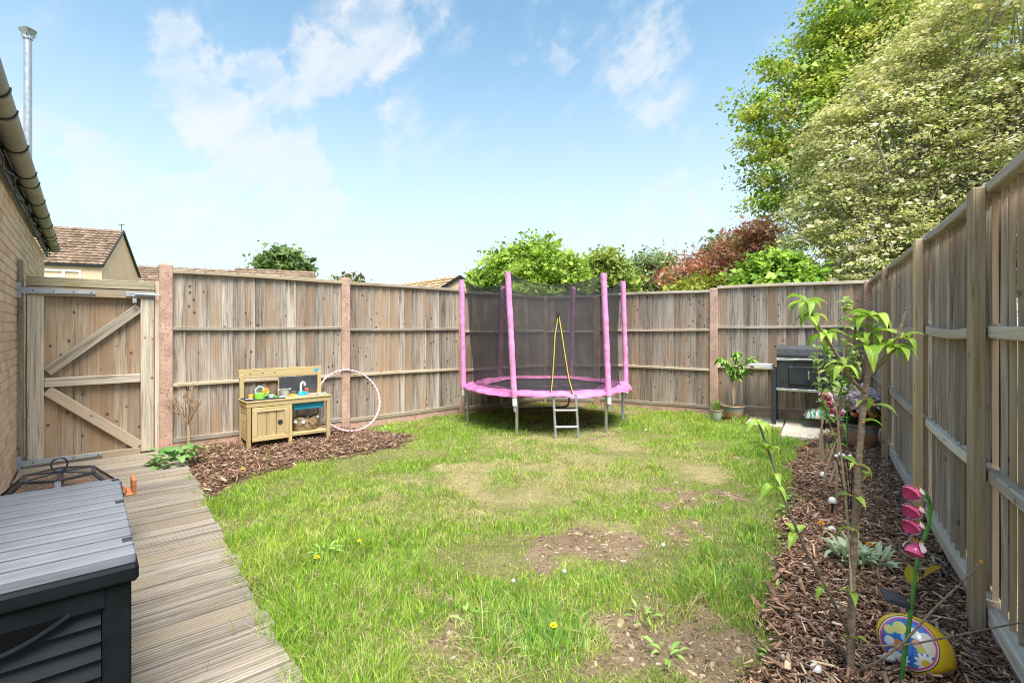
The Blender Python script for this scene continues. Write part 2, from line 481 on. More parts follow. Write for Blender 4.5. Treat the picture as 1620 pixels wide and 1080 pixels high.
# ================================================================ fence lines, house line (metres, measured)
U = Vector((.7626, .6468, 0))                       # along the left fence and the deck boards
A_U = math.atan2(U.y, U.x)
P262 = Vector((-3.65, 5.25, 0))
P545 = P262 + U * 1.924
P728 = P545 + U * 1.82
P862 = P728 + U * 1.80
P945 = Vector((1.48, 8.64, 0))
P1130 = Vector((3.10, 7.64, 0))
P1372 = Vector((4.74, 6.62, 0))
VB = (P1372 - P1130).normalized()                   # along the back fence
DR = Vector((-.5195, -.8545, 0))                    # along the right fence, towards the viewer
AX = Vector((.6506, -.7595, 0))                     # along the house wall, towards the viewer
NW = Vector((.7595, .6506, 0))                      # out of the house wall
W0 = Vector((-7.04, 7.5, 0))
A_W = math.atan2(AX.y, AX.x)
def wl(x, y, z=0.0):
    return W0 + AX * x + NW * y + Vector((0, 0, z))
def deck_edge(x):                                    # width of the deck out from the house wall
    return 1.185 + (x - 4.8) * (1.055 - 1.185) / 3.6

def pip(px, py, poly):
    ins = np.zeros(px.shape, dtype=bool)
    n = len(poly)
    for i in range(n):
        x0, y0 = poly[i]; x1, y1 = poly[(i + 1) % n]
        if y0 == y1: continue
        c = ((py >= min(y0, y1)) & (py < max(y0, y1)))
        xi = x0 + (py - y0) / (y1 - y0) * (x1 - x0)
        ins ^= c & (px < xi)
    return ins
def gpoly(pts):
    return [tuple(Gd(*p).xy) for p in pts]
POLY_L = gpoly([(255, 705), (262, 745), (290, 752), (322, 792), (352, 775), (400, 752), (470, 738), (540, 722), (600, 712), (650, 700), (640, 690), (600, 684), (575, 682), (540, 676)])
POLY_R = gpoly([(1300, 690), (1280, 703), (1261, 722), (1250, 742), (1263, 765), (1263, 788), (1251, 823), (1243, 860), (1232, 908), (1228, 932), (1215, 967), (1202, 994), (1214, 1021), (1210, 1050), (1197, 1080), (1190, 1200), (1180, 1500)]) + [(.7, .5), (1.2, .5), (5.2, 7.2)]
BARE = [(942, 868, 82, 33, 1), (1112, 787, 62, 18, 1), (1105, 846, 50, 12, .6), (1020, 985, 105, 38, 1), (1060, 1045, 130, 46, 1), (742, 1010, 48, 20, .8), (690, 938, 34, 9, .5), (1000, 1075, 90, 20, .7), (1150, 722, 50, 7, .5), (935, 685, 28, 7, .7), (880, 668, 80, 9, .85), (880, 648, 110, 10, .9)]
DRY = [(830, 770, 190, 42, .8), (800, 742, 60, 14, .9), (880, 700, 120, 20, .5), (1000, 745, 160, 20, .55), (880, 815, 110, 30, .6), (700, 800, 120, 40, .3), (1000, 720, 140, 20, .4), (560, 820, 60, 12, .35)]
def region(X, Y):
    Ys = np.maximum(Y, .3)
    j = vnoise(X, Y, 5.0, 3, 3) - .5; j2 = vnoise(X, Y, 5.0, 4, 3) - .5
    Xj, Yj = X + j * .22, Y + j2 * .22
    ml = pip(Xj, Yj, POLY_L); mr = pip(Xj, Yj, POLY_R)
    px = CX + F * X / Ys + j * 150; py = HY + F * ZC / Ys + j2 * 75 * np.clip(3 / Ys, .3, 2)
    def ell(lst):
        v = np.zeros_like(X)
        for (cx, cy, rx, ry, s) in lst:
            d = np.sqrt(((px - cx) / rx) ** 2 + ((py - cy) / ry) ** 2)
            v = np.maximum(v, s * sstep(d, 1.12, .78))
        return v
    bare, dry = ell(BARE), ell(DRY)
    dry = np.clip(dry * (.25 + 1.3 * sstep(vnoise(X, Y, 3.2, 77, 4), .30, .68)) + .45 * sstep(vnoise(X, Y, 2.2, 78, 4), .60, .78), 0, 1)
    bare = np.clip(bare * (.55 + .75 * sstep(vnoise(X, Y, 7, 79, 3), .25, .6)), 0, 1)
    dx = (X - W0.x) * AX.x + (Y - W0.y) * AX.y
    dy = (X - W0.x) * NW.x + (Y - W0.y) * NW.y
    deck = (dy < deck_edge(dx)) & (dx > 3.9)
    return dict(ml=ml, mr=mr, bare=bare, dry=dry, deck=deck, dx=dx, dy=dy)
def inside_garden(X, Y):
    def side(p, d):                                   # > 0 : garden side of the fence
        return (X - p.x) * d.y - (Y - p.y) * d.x
    dh = (P945 - P862).normalized()
    return (side(P262, U) > .02) & (side(P862, dh) > .02) & (side(P1130, VB) > .02) & (side(P1372, DR) > .0) & ((X - W0.x) * NW.x + (Y - W0.y) * NW.y > 0.02)
def ground_z(X, Y):
    r = region(X, Y)
    z = (vnoise(X, Y, 1.2, 9, 3) - .5) * .045
    z = np.where(r['ml'] | r['mr'], z * .6 + .02 + (vnoise(X, Y, 4, 11, 3) - .5) * .05, z)
    dd = sstep(r['dy'] - deck_edge(r['dx']), .25, .0)
    z = np.where(r['dx'] > 3.5, z * (1 - dd) - .005 * dd, z)
    return z

# ---------------------------------------------------------------- ground
m, t = new_mat('far_ground_grass')
co = t.n('ShaderNodeTexCoord').outputs['Object']
n = t.noise(co, .6, 6, .65)
finish(t, t.ramp(n, [(.3, (.07, .10, .03)), (.6, (.13, .17, .05)), (.8, (.20, .19, .09))]), .95, t.noise(co, 30, 4), .4, .02, 0, .1)
g = MB().add([(-400, -60, -.07), (400, -60, -.07), (400, 700, -.07), (-400, 700, -.07)], [(0, 1, 2, 3)]).build('ground', m)
tag(g, 'ground beyond the garden fences', kind='structure')

m, t = new_mat('lawn_soil')
co = t.n('ShaderNodeTexCoord').outputs['Object']
c = t.n('ShaderNodeAttribute', attribute_name='Col').outputs['Color']
n1 = t.noise(co, 14, 6, .7); n2 = t.noise(co, 85, 5, .7); n3 = t.noise(co, 240, 3, .6)
v = t.n('ShaderNodeHueSaturation', {'Color': c, 'Value': t.math('ADD', t.smooth(n2, .25, .75, .55, 1.35), t.smooth(n1, .3, .7, -.15, .15))}).outputs[0]
crumb = t.smooth(n3, .60, .72)
v = t.mix(t.math('MULTIPLY', crumb, .35), v, (.55, .45, .32))
finish(t, v, .95, t.math('ADD', n2, t.math('MULTIPLY', n3, .6)), .9, .02, 0, .12)
NX, NY = 300, 270
gx = np.linspace(-6.2, 6.0, NX); gy = np.linspace(.1, 9.6, NY)
XX, YY = np.meshgrid(gx, gy); X, Y = XX.ravel(), YY.ravel()
r = region(X, Y)
cl = np.empty((len(X), 3))
th = vnoise(X, Y, 2.5, 21, 3)[:, None]
cl[:] = np.array([.20, .19, .075]) * (1 - th) + np.array([.30, .27, .11]) * th
d3 = r['dry'][:, None]; cl = cl * (1 - d3 * .8) + np.array([.46, .37, .19]) * d3 * .8
nz = vnoise(X, Y, 6, 22, 3)[:, None]
soil = np.array([.21, .135, .085]) * (1 - nz) + np.array([.40, .29, .19]) * nz
b3 = r['bare'][:, None]; cl = cl * (1 - b3) + soil * b3
mm = (r['ml'] | r['mr'])[:, None]; cl = np.where(mm, np.array([.10, .058, .034]), cl)
Z = ground_z(X, Y)
i = np.arange((NX - 1) * (NY - 1)); a = (i // (NX - 1)) * NX + i % (NX - 1)
faces = np.stack([a, a + 1, a + 1 + NX, a + NX], 1)
lawn = place(np_mesh('lawn', np.stack([X, Y, Z], 1), faces, m, cl, True), 'lawn_soil')
tag(lawn, 'worn lawn soil with bare brown patches', kind='structure')

# ---------------------------------------------------------------- deck
deck = thing('decking', 'weathered grooved timber decking along the brick house', 'decking', tuple(wl(6.0, .6)), A_W)
def deck_mesh(L, grooved, wd=.138):
    b = MB(); prof = []; gd = .004 if grooved == 1 else .008
    ng = 7
    if grooved:
        st = wd / ng
        for k in range(ng):
            x = -wd / 2 + k * st
            prof += [(x + .0012, .0), (x + st * .50, .0), (x + st * .58, -gd), (x + st * .94, -gd)]
        prof += [(wd / 2, -.001)]
    else:
        prof = [(-wd / 2 + .004, 0), (0, .0015), (wd / 2 - .004, 0)]
    prof = [(-wd / 2, -.028)] + prof + [(wd / 2, -.028)]
    n = len(prof)
    vs = [(-L / 2, p[0], p[1]) for p in prof] + [(L / 2, p[0], p[1]) for p in prof]
    fs = [(k + 1, k, n + k, n + k + 1) for k in range(n - 1)] + [tuple(range(n)), tuple(reversed(range(n, 2 * n)))]
    return b.add(vs, fs)
x = 4.03; k = 0
deck_cache = {}
while x < 9.9:
    y1 = deck_edge(x) + random.uniform(-.015, .02)
    y0 = .015
    L = y1 - y0
    key = (round(L, 2), 0 if k <= 6 else (1 if k < 18 else 2))
    if key not in deck_cache:
        deck_cache[key] = deck_mesh(key[0], key[1]).mesh('deck_plank', M['deck'])
    o = place(deck_cache[key], 'plank', deck, (x - 6.0, (y0 + y1) / 2 - .6, .040 + random.uniform(-.002, .002)), (random.uniform(-.006, .006), random.uniform(-.004, .004), R(90) + random.uniform(-.004, .004)))
    x += .144; k += 1
for yy in (.1, .55, 1.0):
    MB().box((1.0, yy - .6, -.02), (5.6, .05, .05)).build('joist', M['deck'], deck)

# ---------------------------------------------------------------- fence builder
def board_mesh(wd, z0, z1, seed, lap=.012, th=.009):
    rs = random.Random(seed)
    n = 6; vs = []; fs = []
    for i in range(n + 1):
        z = z0 + (z1 - z0) * i / n
        wb = rs.uniform(-.0025, .0025); yb = rs.uniform(-.0025, .0025); we = rs.uniform(-.003, .002)
        xl, xr = -wd / 2 + wb, wd / 2 + wb + we
        vs += [(xl, -.002 + yb, z), (xr, -lap + yb, z), (xr, -lap + th + yb, z), (xl, th - .004 + yb, z)]
    for i in range(n):
        a = i * 4
        for k in range(4):
            k2 = (k + 1) % 4
            fs.append((a + k, a + k2, a + 4 + k2, a + 4 + k))
    fs += [(3, 2, 1, 0), (n * 4, n * 4 + 1, n * 4 + 2, n * 4 + 3)]
    return MB().add(vs, fs)
_bm = {}
def fence_panel(p0, p1, label, dz=0.0, npitch=.115, bmat='board', rmat='rail', i0=.055, i1=.055, lap=.022, rail_h=.036, warp=0.0):
    d = (p1 - p0); L = d.length; ang = math.atan2(d.y, d.x)
    e = thing('fence_panel', label, 'fence panel', tuple(p0), ang, 'closeboard fence panels round the garden')
    nb = max(2, round((L - i0 - i1) / npitch)); pit = (L - i0 - i1) / nb
    for k in range(nb):
        key = (round(pit, 3), bmat, k % 4, lap)
        if key not in _bm:
            _bm[key] = board_mesh(pit + .014 if bmat == 'board' else pit - .030, .10, 1.885, k * 17 + int(pit * 1000), lap, lap + .001).mesh('fence_board', M[bmat])
        place(_bm[key], 'board', e, (i0 + (k + .5) * pit + random.uniform(-.002, .002), random.uniform(-.002, .002), dz + random.uniform(-.004, .004)), (0, random.uniform(-.004, .004), 0))
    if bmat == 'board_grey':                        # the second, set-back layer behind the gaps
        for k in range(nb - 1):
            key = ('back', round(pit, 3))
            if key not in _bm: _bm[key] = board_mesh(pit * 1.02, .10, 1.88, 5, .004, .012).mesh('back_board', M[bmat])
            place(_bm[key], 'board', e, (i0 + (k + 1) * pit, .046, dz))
    def rail(z, h, y0, y1, nm, mt, ext=0.0):
        n = 8; pts = []
        b = MB()
        for i in range(n):
            xa = i0 - ext + (L - i0 - i1 + 2 * ext) * i / n; xb = i0 - ext + (L - i0 - i1 + 2 * ext) * (i + 1) / n
            def zz(q): return z + warp * math.sin((q / L) * math.pi * 1.0) - .006 * math.sin(q * 2.1 + z * 5)
            vs = []
            for q in (xa, xb):
                zq = zz(q)
                vs += [(q, y0 + .004, zq - h / 2), (q, y0, zq - h / 2 + .005), (q, y0, zq + h / 2 - .005), (q, y0 + .004, zq + h / 2), (q, y1, zq + h / 2), (q, y1, zq - h / 2)]
            fs = [(k, (k + 1) % 6, 6 + (k + 1) % 6, 6 + k) for k in range(6)]
            fs = [tuple(reversed(f)) for f in fs]
            if i == 0: fs.append((0, 1, 2, 3, 4, 5))
            if i == n - 1: fs.append((11, 10, 9, 8, 7, 6))
            b.add(vs, fs)
        return b.build(nm, M[mt], e)
    rail(1.30 + dz, rail_h, -.046, .002, 'rail', rmat)
    rail(.695 + dz, rail_h, -.046, .002, 'rail', rmat)
    rail(.118 + dz, rail_h * 1.4, -.046, .002, 'rail', rmat)
    rail(1.90 + dz, .042, -.052, .022, 'capping_rail', rmat, .0)
    b = MB().bbox((L / 2, -.012, .015 + dz), (L - i0 - i1, .05, .155), .006)
    b.build('gravel_board', M['concrete_pink'], e)
    return e
def concrete_post(p, ang, top, label, w=.115):
    me = MB().bbox((0, 0, top / 2 - .1), (w, w, top + .2), .010)
    me.box((0, 0, top + .004), (w * .7, w * .7, .012))
    o = me.build('concrete_fence_post', M['concrete_pink'], None, tuple(p), (0, 0, ang))
    return tag(o, label, 'fence post', 'pink concrete fence posts')

fence_panel(P262, P545, 'weathered fence panel behind the toy kitchen, right of the gate', 0.012)
fence_panel(P545, P728, 'weathered fence panel behind the hula hoop, left of the trampoline', 0.0)
fence_panel(P728, P862, 'fence panel seen through the left half of the trampoline net', -.03)
fence_panel(P862, P945, 'narrow fence panel between two posts behind the trampoline', -.035)
fence_panel(P945, P1130, 'fence panel just right of the trampoline, in front of the copper tree', -.012)
fence_panel(P1130, P1372, 'fence panel behind the barbecue and the potted shrub', .035)
a_b = math.atan2(VB.y, VB.x)
concrete_post(P262, A_U, 1.985, 'pink concrete post beside the timber gate', .12)
concrete_post(P545, A_U, 1.965, 'pink concrete post behind the hula hoop')
concrete_post(P728, A_U, 1.93, 'pink concrete post beside the left trampoline pole', .10)
concrete_post(P862, A_U, 1.885, 'left one of two posts seen through the trampoline net', .10)
concrete_post(P945, a_b, 1.885, 'right one of two posts seen through the trampoline net')
concrete_post(P1130, a_b, 1.925, 'pink concrete post left of the barbecue, behind the leafy pot shrub')
concrete_post(P1372, a_b, 1.945, 'pink concrete post in the right back corner of the garden')
# right-hand fence
a_r = math.atan2(DR.y, DR.x)
PR = P1372 + Vector((.8545, -.5195, 0)) * .05
def rp(Y): return PR + DR * ((PR.y - Y) / .8545)
ys = [6.60, 4.85, 3.27, 2.08, .5]
labs = ['shortest silvered fence panel, by the right back corner', 'silvered fence panel along the bed, beside the large flower pot', 'silvered fence panel with a bowed rail, left of the tall nearest timber post', 'nearest silvered fence panel at the right edge of the picture', 'silvered fence panel beyond the right picture edge']
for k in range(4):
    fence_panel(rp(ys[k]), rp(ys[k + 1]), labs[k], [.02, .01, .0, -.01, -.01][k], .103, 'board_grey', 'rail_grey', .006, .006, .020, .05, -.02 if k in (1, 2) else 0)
plabs = ['timber cover post farthest along the right fence', 'middle timber cover post on the right fence, behind the cherry sapling', 'tall timber cover post nearest the viewer on the right fence', 'timber cover post beyond the right picture edge']
clabs = ['concrete post top behind the farthest right timber post', 'concrete post top behind the middle right timber post', 'concrete post behind the nearest right timber post', 'concrete post beyond the right picture edge']
for k, yv in enumerate(ys[1:4]):
    p = rp(yv)
    nI = Vector((-.8545, .5195, 0))                  # into the garden
    concrete_post(p - nI * .105, a_r, 1.965, clabs[k], .085)
    b = MB().bbox((0, -.075, .945), (.092, .045, 1.90), .004)
    o = b.build('timber_post', M['post_wood'], None, tuple(p), (0, 0, a_r))
    tag(o, plabs[k], 'fence post', 'timber cover posts on the right fence')

# ---------------------------------------------------------------- gate
GL = P262 - U * 1.068
gate = thing('garden_gate', 'timber ledged and braced garden gate beside the brick wall', 'gate', tuple(GL), A_U)
GW = .966
nb = 9
for k in range(nb):
    pit = (GW - .02) / nb
    key = ('g', k % 3)
    if key not in _bm:
        _bm[key] = board_mesh(pit + .006, .06, 1.70, k + 90, .006, .012).mesh('gate_board', M['gate_board'])
    place(_bm[key], 'board', gate, (.01 + (k + .5) * pit, .008 + random.uniform(-.002, .002), random.uniform(-.006, .006)))
def gx_(px):                                         # gate-local x of a column of the photograph
    rr = (px - CX) / F
    return (rr * GL.y - GL.x) / (U.x - rr * U.y)
def gz_(px, py):
    Y = GL.y + gx_(px) * U.y
    return ZC + (HY - py) / F * Y
def gbar(name, a, b, wz, y=-.02, th=.042, mat='gate_frame_x'):
    (x0, z0), (x1, z1) = a, b
    L = math.hypot(x1 - x0, z1 - z0); an = math.atan2(z1 - z0, x1 - x0)
    return MB().bbox((0, 0, 0), (L, th, wz), .004).build(name, M[mat], gate, ((x0 + x1) / 2, y, (z0 + z1) / 2), (0, -an, 0))
xs0, xs1 = gx_(43), gx_(70)
xe0, xe1 = gx_(222), gx_(243)
MB().bbox((0, 0, 0), (xs1 - xs0, .045, 1.60), .004).build('stile', M['gate_frame'], gate, ((xs0 + xs1) / 2, -.024, .855))
MB().bbox((0, 0, 0), (xe1 - xe0, .045, 1.60), .004).build('stile', M['gate_frame'], gate, ((xe0 + xe1) / 2, -.024, .855))
gbar('top_rail', (xs0, 1.655), (xe1, 1.655), .085, -.030, .052)
gbar('capping_rail', (xs0 - .004, 1.745), (xe1 + .004, 1.745), .085, -.020, .085, 'gate_moss')
zm = gz_(146, 601)
gbar('middle_rail', (xs1 + .002, zm), (xe0 - .002, zm), .085, -.028)
zb = gz_(146, 722)
gbar('bottom_rail', (xs1 + .002, zb), (xe0 - .002, zb), .085, -.028)
gbar('brace', (xs1 + .02, gz_(75, 588)), (xe0 - .01, gz_(218, 487)), .092, -.024, .038)
gbar('brace', (xs1 + .02, gz_(75, 617)), (xe0 - .01, gz_(218, 704)), .092, -.024, .038)
# hinge straps, hinge plates, bolt and padlock
for (zz, nm, ln) in ((1.655, 'top', .50), (.085, 'bot', .55)):
    b = MB()
    b.add([(-.02, -.068, zz - .026), (ln, -.068, zz - .012), (ln, -.068, zz + .012), (-.02, -.068, zz + .026),
           (-.02, -.056, zz - .026), (ln, -.056, zz - .012), (ln, -.056, zz + .012), (-.02, -.056, zz + .026)],
          [(0, 1, 2, 3), (7, 6, 5, 4), (0, 4, 5, 1), (1, 5, 6, 2), (2, 6, 7, 3), (3, 7, 4, 0)])
    h = b.build('hinge_strap', M['galv_dull'], gate)
    bb = MB()
    for q in (.06, .2, .34, ln - .03): bb.ball((q, -.069, zz), .006, 6, (1, .5, 1))
    bb.build('bolt_head', M['black_plastic'], h)
b = MB().bbox((gx_(222), -.062, 1.655), (.24, .008, .045), .002)
bo = b.build('slide_bolt', M['galv_dull'], gate)
MB().tube([(gx_(212), -.075, 1.655), (gx_(252), -.075, 1.655)], .008, 8).build('bolt_bar', M['galv_dull'], bo)
pl = MB(); pl.bbox((gx_(212), -.082, 1.585), (.036, .018, .04), .004)
pl.tube([(gx_(212) - .011, -.082, 1.605), (gx_(212) - .011, -.082, 1.632), (gx_(212), -.082, 1.643), (gx_(212) + .011, -.082, 1.632), (gx_(212) + .011, -.082, 1.605)], .0035, 6)
pl.build('padlock', M['galv'], gate)
# gate posts
o = MB().bbox((0, 0, .93), (.055, .10, 2.0), .004).build('gate_hanging_post', M['post_wood'], None, tuple(GL - U * .034), (0, 0, A_U))
tag(o, 'narrow brown timber post between brick wall and gate hinges', 'gate post')
hp = MB()
for zz in (1.655, .085): hp.bbox((-.004, -.054, zz), (.045, .008, .14), .002)
hp.build('hinge_plate', M['galv_dull'], o)
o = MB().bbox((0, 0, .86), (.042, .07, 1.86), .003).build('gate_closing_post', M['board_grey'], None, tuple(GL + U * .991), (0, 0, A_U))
tag(o, 'grey timber strip between gate latch and pink concrete post', 'gate post')
MB().box((.48, .05, -.01), (1.0, .06, .07)).build('threshold', M['concrete_pink'], gate)

# ---------------------------------------------------------------- the house on the left
house = thing('brick_house', 'single-storey buff brick house wall with grey gutter at the left edge', 'house', tuple(W0), A_W)
WL, WH = 8.7, 2.40
MB().box((WL / 2, -.135, WH / 2 - .1), (WL, .25, WH + .2)).build('mortar_bed', M['mortar'], house)
MB().box((.125, -3.2, WH / 2), (.25, 5.9, WH)).build('end_wall', M['mortar'], house)
bl, bh, pit_x, pit_z = .215, .065, .225, .075
bmesh_ = MB().bbox((0, 0, 0), (bl, .10, bh), .004).mesh('brick', M['brick'])
half_ = MB().bbox((0, 0, 0), (bl / 2 - .005, .10, bh), .004).mesh('half_brick', M['brick'])
rest = MB(); rest_c = []
nc = 32
for c_ in range(nc):
    z = .005 + (c_ + .5) * pit_z
    x = 0.0 if c_ % 2 == 0 else -pit_x / 2
    while x < WL - .1:
        xc = x + bl / 2; me = bmesh_
        lo = x
        if x < 0: xc = (pit_x / 2 - .005) / 2 - .0; me = half_
        jx, jy = random.uniform(-.002, .002), random.uniform(-.002, .002)
        if 3.70 < xc < 5.55:
            place(me, 'brick', house, (xc + jx, -.052 + jy, z), (0, random.uniform(-.006, .006), random.uniform(-.008, .008)))
        else:
            sz = bl if me is bmesh_ else bl / 2 - .005
            n0 = len(rest.v)
            rest.box((xc + jx, -.052 + jy, z), (sz, .10, bh))
            rest_c += [random.random()] * (len(rest.v) - n0)
        x += pit_x
rb = rest.build('brickwork', M['brick'], house)
ca = rb.data.color_attributes.new('Col', 'FLOAT_COLOR', 'POINT')
ca.data.foreach_set('color', np.repeat(np.array(rest_c, dtype=np.float32), 4))
rb['kind'] = 'stuff'
# eaves, gutter, roof
MB().box((WL / 2, .03, 2.47), (WL + .1, .02, .15)).build('fascia', M['black_plastic'], house)
gut = MB(); nseg = 10; rad = .062
prof = [(math.cos(a) * rad, math.sin(a) * rad) for a in [math.pi + math.pi * i / nseg for i in range(nseg + 1)]]
inner = [(p[0] * .93, p[1] * .93 + .002) for p in reversed(prof)]
loop = prof + inner
gut.prism(loop, WL + .15, (-.06, .112, 2.535), (0, 1, 0), (0, 0, 1), (1, 0, 0))
gu = gut.build('gutter', M['gutter'], house, smooth=True)
xk = -.02
while xk < WL:
    b = MB()
    pr = [(math.cos(a) * (rad + .007), math.sin(a) * (rad + .007)) for a in [math.pi + math.pi * i / nseg for i in range(nseg + 1)]]
    inn = [(p[0] * .9, p[1] * .9) for p in reversed(pr)]
    b.prism(pr + inn, .025, (xk, .112, 2.536), (0, 1, 0), (0, 0, 1), (1, 0, 0))
    b.box((xk + .0125, .06, 2.49), (.025, .04, .02))
    b.build('gutter_bracket', M['black_plastic'], gu)
    xk += random.choice((.62, .7, .35, .75)) if xk > .5 else .3
# cable and clutter along the fascia
cab = []
for i in range(90):
    q = WL * i / 89
    cab.append((q, .055 + .012 * math.sin(q * 9), 2.415 + .02 * math.sin(q * 5.3) + random.uniform(-.006, .006)))
MB().tube(cab, .006, 5).build('cable', M['black_plastic'], house)
rf = MB(); rows = 10
for i in range(rows):
    y0 = .10 - i * .32; y1 = y0 - .345
    z0 = 2.575 + (.10 - y0) * .60; z1 = 2.575 + (.10 - y1) * .60
    rf.add([(-.1, y0, z0 + .03), (WL + .1, y0, z0 + .03), (WL + .1, y1, z1), (-.1, y1, z1), (-.1, y0, z0), (WL + .1, y0, z0), (WL + .1, y1, z1 - .03), (-.1, y1, z1 - .03)],
           [(0, 1, 2, 3), (4, 5, 1, 0), (7, 6, 5, 4), (4, 0, 3, 7), (1, 5, 6, 2)])
rf.build('roof', M['tile'], house)
# steel flue
fx, fy = .55, -.15
p_f = At(44, 60, 7.2); rel = p_f - W0; fx, fy = rel.dot(AX), rel.dot(NW)
ztop = p_f.z
fl = MB().tube([(fx, fy, 2.5), (fx, fy, ztop)], .046, 14).build('flue_pipe', M['galv'], house, smooth=True)
cw = MB()
cw.lathe([(.05, ztop - .03), (.06, ztop - .02), (.055, ztop + .03)], 14, (fx, fy, 0))
for sg in (-1, 1):
    for k in range(2):
        rotm = Matrix.Rotation(R(90 * k + 40), 3, 'Z')
        c0 = Vector((fx, fy, ztop + .065)) + rotm @ Vector((sg * .056, 0, 0))
        cw.box(c0, (.010, .125, .11), rotm @ Matrix.Rotation(sg * R(22), 3, 'Y'))
cw.box((fx, fy, ztop + .125), (.12, .12, .010), Matrix.Rotation(R(40), 3, 'Z'))
cw.build('flue_cowl', M['galv'], fl)

# ---------------------------------------------------------------- houses beyond the fence
def tiled_slope(a, b, c, d, nr, per):
    """tiled plane: a-b eave, d-c ridge; nr courses, rolls of width per along the eave"""
    a, b, c, d = map(Vector, (a, b, c, d)); mb = MB()
    n = (b - a).cross(d - a).normalized()
    L = (b - a).length; nx = max(2, int(L / per)) * 4
    for r_ in range(nr):
        t0, t1 = r_ / nr, (r_ + 1.06) / nr
        row = []
        for (tt, lift) in ((t0, .07), (t1, .01)):
            for i_ in range(nx + 1):
                s_ = i_ / nx
                p = (a.lerp(d, tt)).lerp(b.lerp(c, tt), s_)
                row.append(p + n * (lift + .035 * max(0, math.sin(i_ * math.pi / 2 + 1.57 * 0))))
        low = [p - n * .08 for p in row[:nx + 1]]
        m_ = nx + 1
        mb.add(row + low, [(i_, i_ + 1, m_ + i_ + 1, m_ + i_) for i_ in range(nx)] + [(2 * m_ + i_, 2 * m_ + i_ + 1, i_ + 1, i_) for i_ in range(nx)])
    return mb
def gable_house(name, label, A, e, L, depth, z_e, z_a, roofmat, wallmat, per=.45, over=.25, tiles=14, half=None):
    """A: ground corner at the visible gable; e: unit along the eave away from that gable; depth across the gable"""
    A = Vector(A); e = Vector(e).normalized()
    gdir = Vector((e.y, -e.x, 0))
    cen = A + e * L / 2
    if gdir.y < 0: gdir = -gdir
    h = thing(name, label, 'house', (A.x, A.y, 0))
    hf = half or depth / 2
    B = A + gdir * depth
    up = lambda p, z: Vector((p.x, p.y, z))
    ap = A + gdir * hf
    w_ = MB()
    E = e * L
    for (o_, fl_) in ((Vector(), False), (E, True)):
        vs = [up(A + o_, -.1), up(B + o_, -.1), up(B + o_, z_e), up(ap + o_, z_a), up(A + o_, z_e)]
        w_.add(vs, [tuple(range(5))])
    w_.add([up(A, -.1), up(A + E, -.1), up(A + E, z_e), up(A, z_e)], [(0, 1, 2, 3)])
    w_.add([up(B, -.1), up(B + E, -.1), up(B + E, z_e), up(B, z_e)], [(0, 1, 2, 3)])
    w_.build('wall', wallmat, h, world=True)
    sl = (z_a - z_e) / hf
    o1 = -e * over; o2 = E + e * over
    fe = A - gdir * over; be = B + gdir * over
    z1 = z_e - over * sl
    rb_ = tiled_slope(up(fe + o2, z1), up(fe + o1, z1), up(ap + o1, z_a), up(ap + o2, z_a), tiles, per)
    r2 = tiled_slope(up(be + o1, z1), up(be + o2, z1), up(ap + o2, z_a), up(ap + o1, z_a), tiles, per)
    rb_.add(r2.v, r2.f)
    ro = rb_.build('roof', roofmat, h, world=True)
    MB().tube([up(ap + o1, z_a + .08), up(ap + o2, z_a + .08)], .12, 8).build('ridge', roofmat, ro, world=True)
    f_ = MB()
    for o_ in (o1 + e * .03,):
        f_.beam(up(fe + o_, z1 - .02), up(ap + o_, z_a - .02), .04, .16)
        f_.beam(up(be + o_, z1 - .02), up(ap + o_, z_a - .02), .04, .16)
    f_.beam(up(fe + o1, z1 - .06), up(fe + o2, z1 - .06), .04, .14)
    f_.build('barge_board', M['black_plastic'], h, world=True)
    return h
def farbrick():
    m, t = new_mat('far_buff_brick')
    co = t.n('ShaderNodeTexCoord').outputs['Object']
    s_ = t.n('ShaderNodeSeparateXYZ', {0: co})
    v2 = t.n('ShaderNodeCombineXYZ', {0: t.math('ADD', s_.outputs[0], s_.outputs[1]), 1: s_.outputs[2], 2: 0.0}).outputs[0]
    br = t.n('ShaderNodeTexBrick', {'Vector': v2, 'Color1': (.84, .54, .36, 1), 'Color2': (.88, .62, .43, 1), 'Mortar': (.66, .53, .37, 1), 'Scale': 4.4, 'Mortar Size': .012})
    n = t.noise(co, 1.2, 4)
    c = t.mix(t.smooth(n, .3, .7, 0, .3), br.outputs['Color'], (.66, .42, .25))
    finish(t, c, .92, None, 0, 0, 0, .2)
    return m
M['far_brick'] = farbrick()
e1 = Vector((-.919, -.394, 0))
H1 = gable_house('brick_house', 'buff brick house with brown tiled gable roof above the gate', (-23.06, 28, 0), e1, 11, 7.0, 4.98, 7.46, M['tile'], M['far_brick'], .30, .12, 14)
A1 = Vector((-23.06, 28, 0)); nrm1 = Vector((.394, -.919, 0))
def on1(s, z, o=0.0): return A1 + e1 * s + nrm1 * o + Vector((0, 0, z))
wb = MB()
for (s0, s1, z0, z1) in ((.90, 2.75, 4.48, 4.58), (.90, 2.75, 3.25, 3.35), (.90, 1.0, 3.35, 4.48), (1.62, 1.74, 3.35, 4.48), (2.65, 2.75, 3.35, 4.48), (1.74, 2.65, 4.12, 4.2)):
    wb.prism([(s0, z0), (s1, z0), (s1, z1), (s0, z1)], .09, A1 - nrm1 * .03, e1, (0, 0, 1), nrm1)
fr = wb.build('window_frame', M['white_plastic'], H1, world=True)
for (s0, s1, z0, z1) in ((1.0, 1.62, 3.35, 4.48), (1.74, 2.65, 3.35, 4.12), (1.74, 2.65, 4.2, 4.48)):
    MB().prism([(s0, z0), (s1, z0), (s1, z1), (s0, z1)], .03, A1 - nrm1 * .01, e1, (0, 0, 1), nrm1).build('pane', M['glass_dark'], fr, world=True)
ae = MB(); pa = At(192, 366, 31.2)
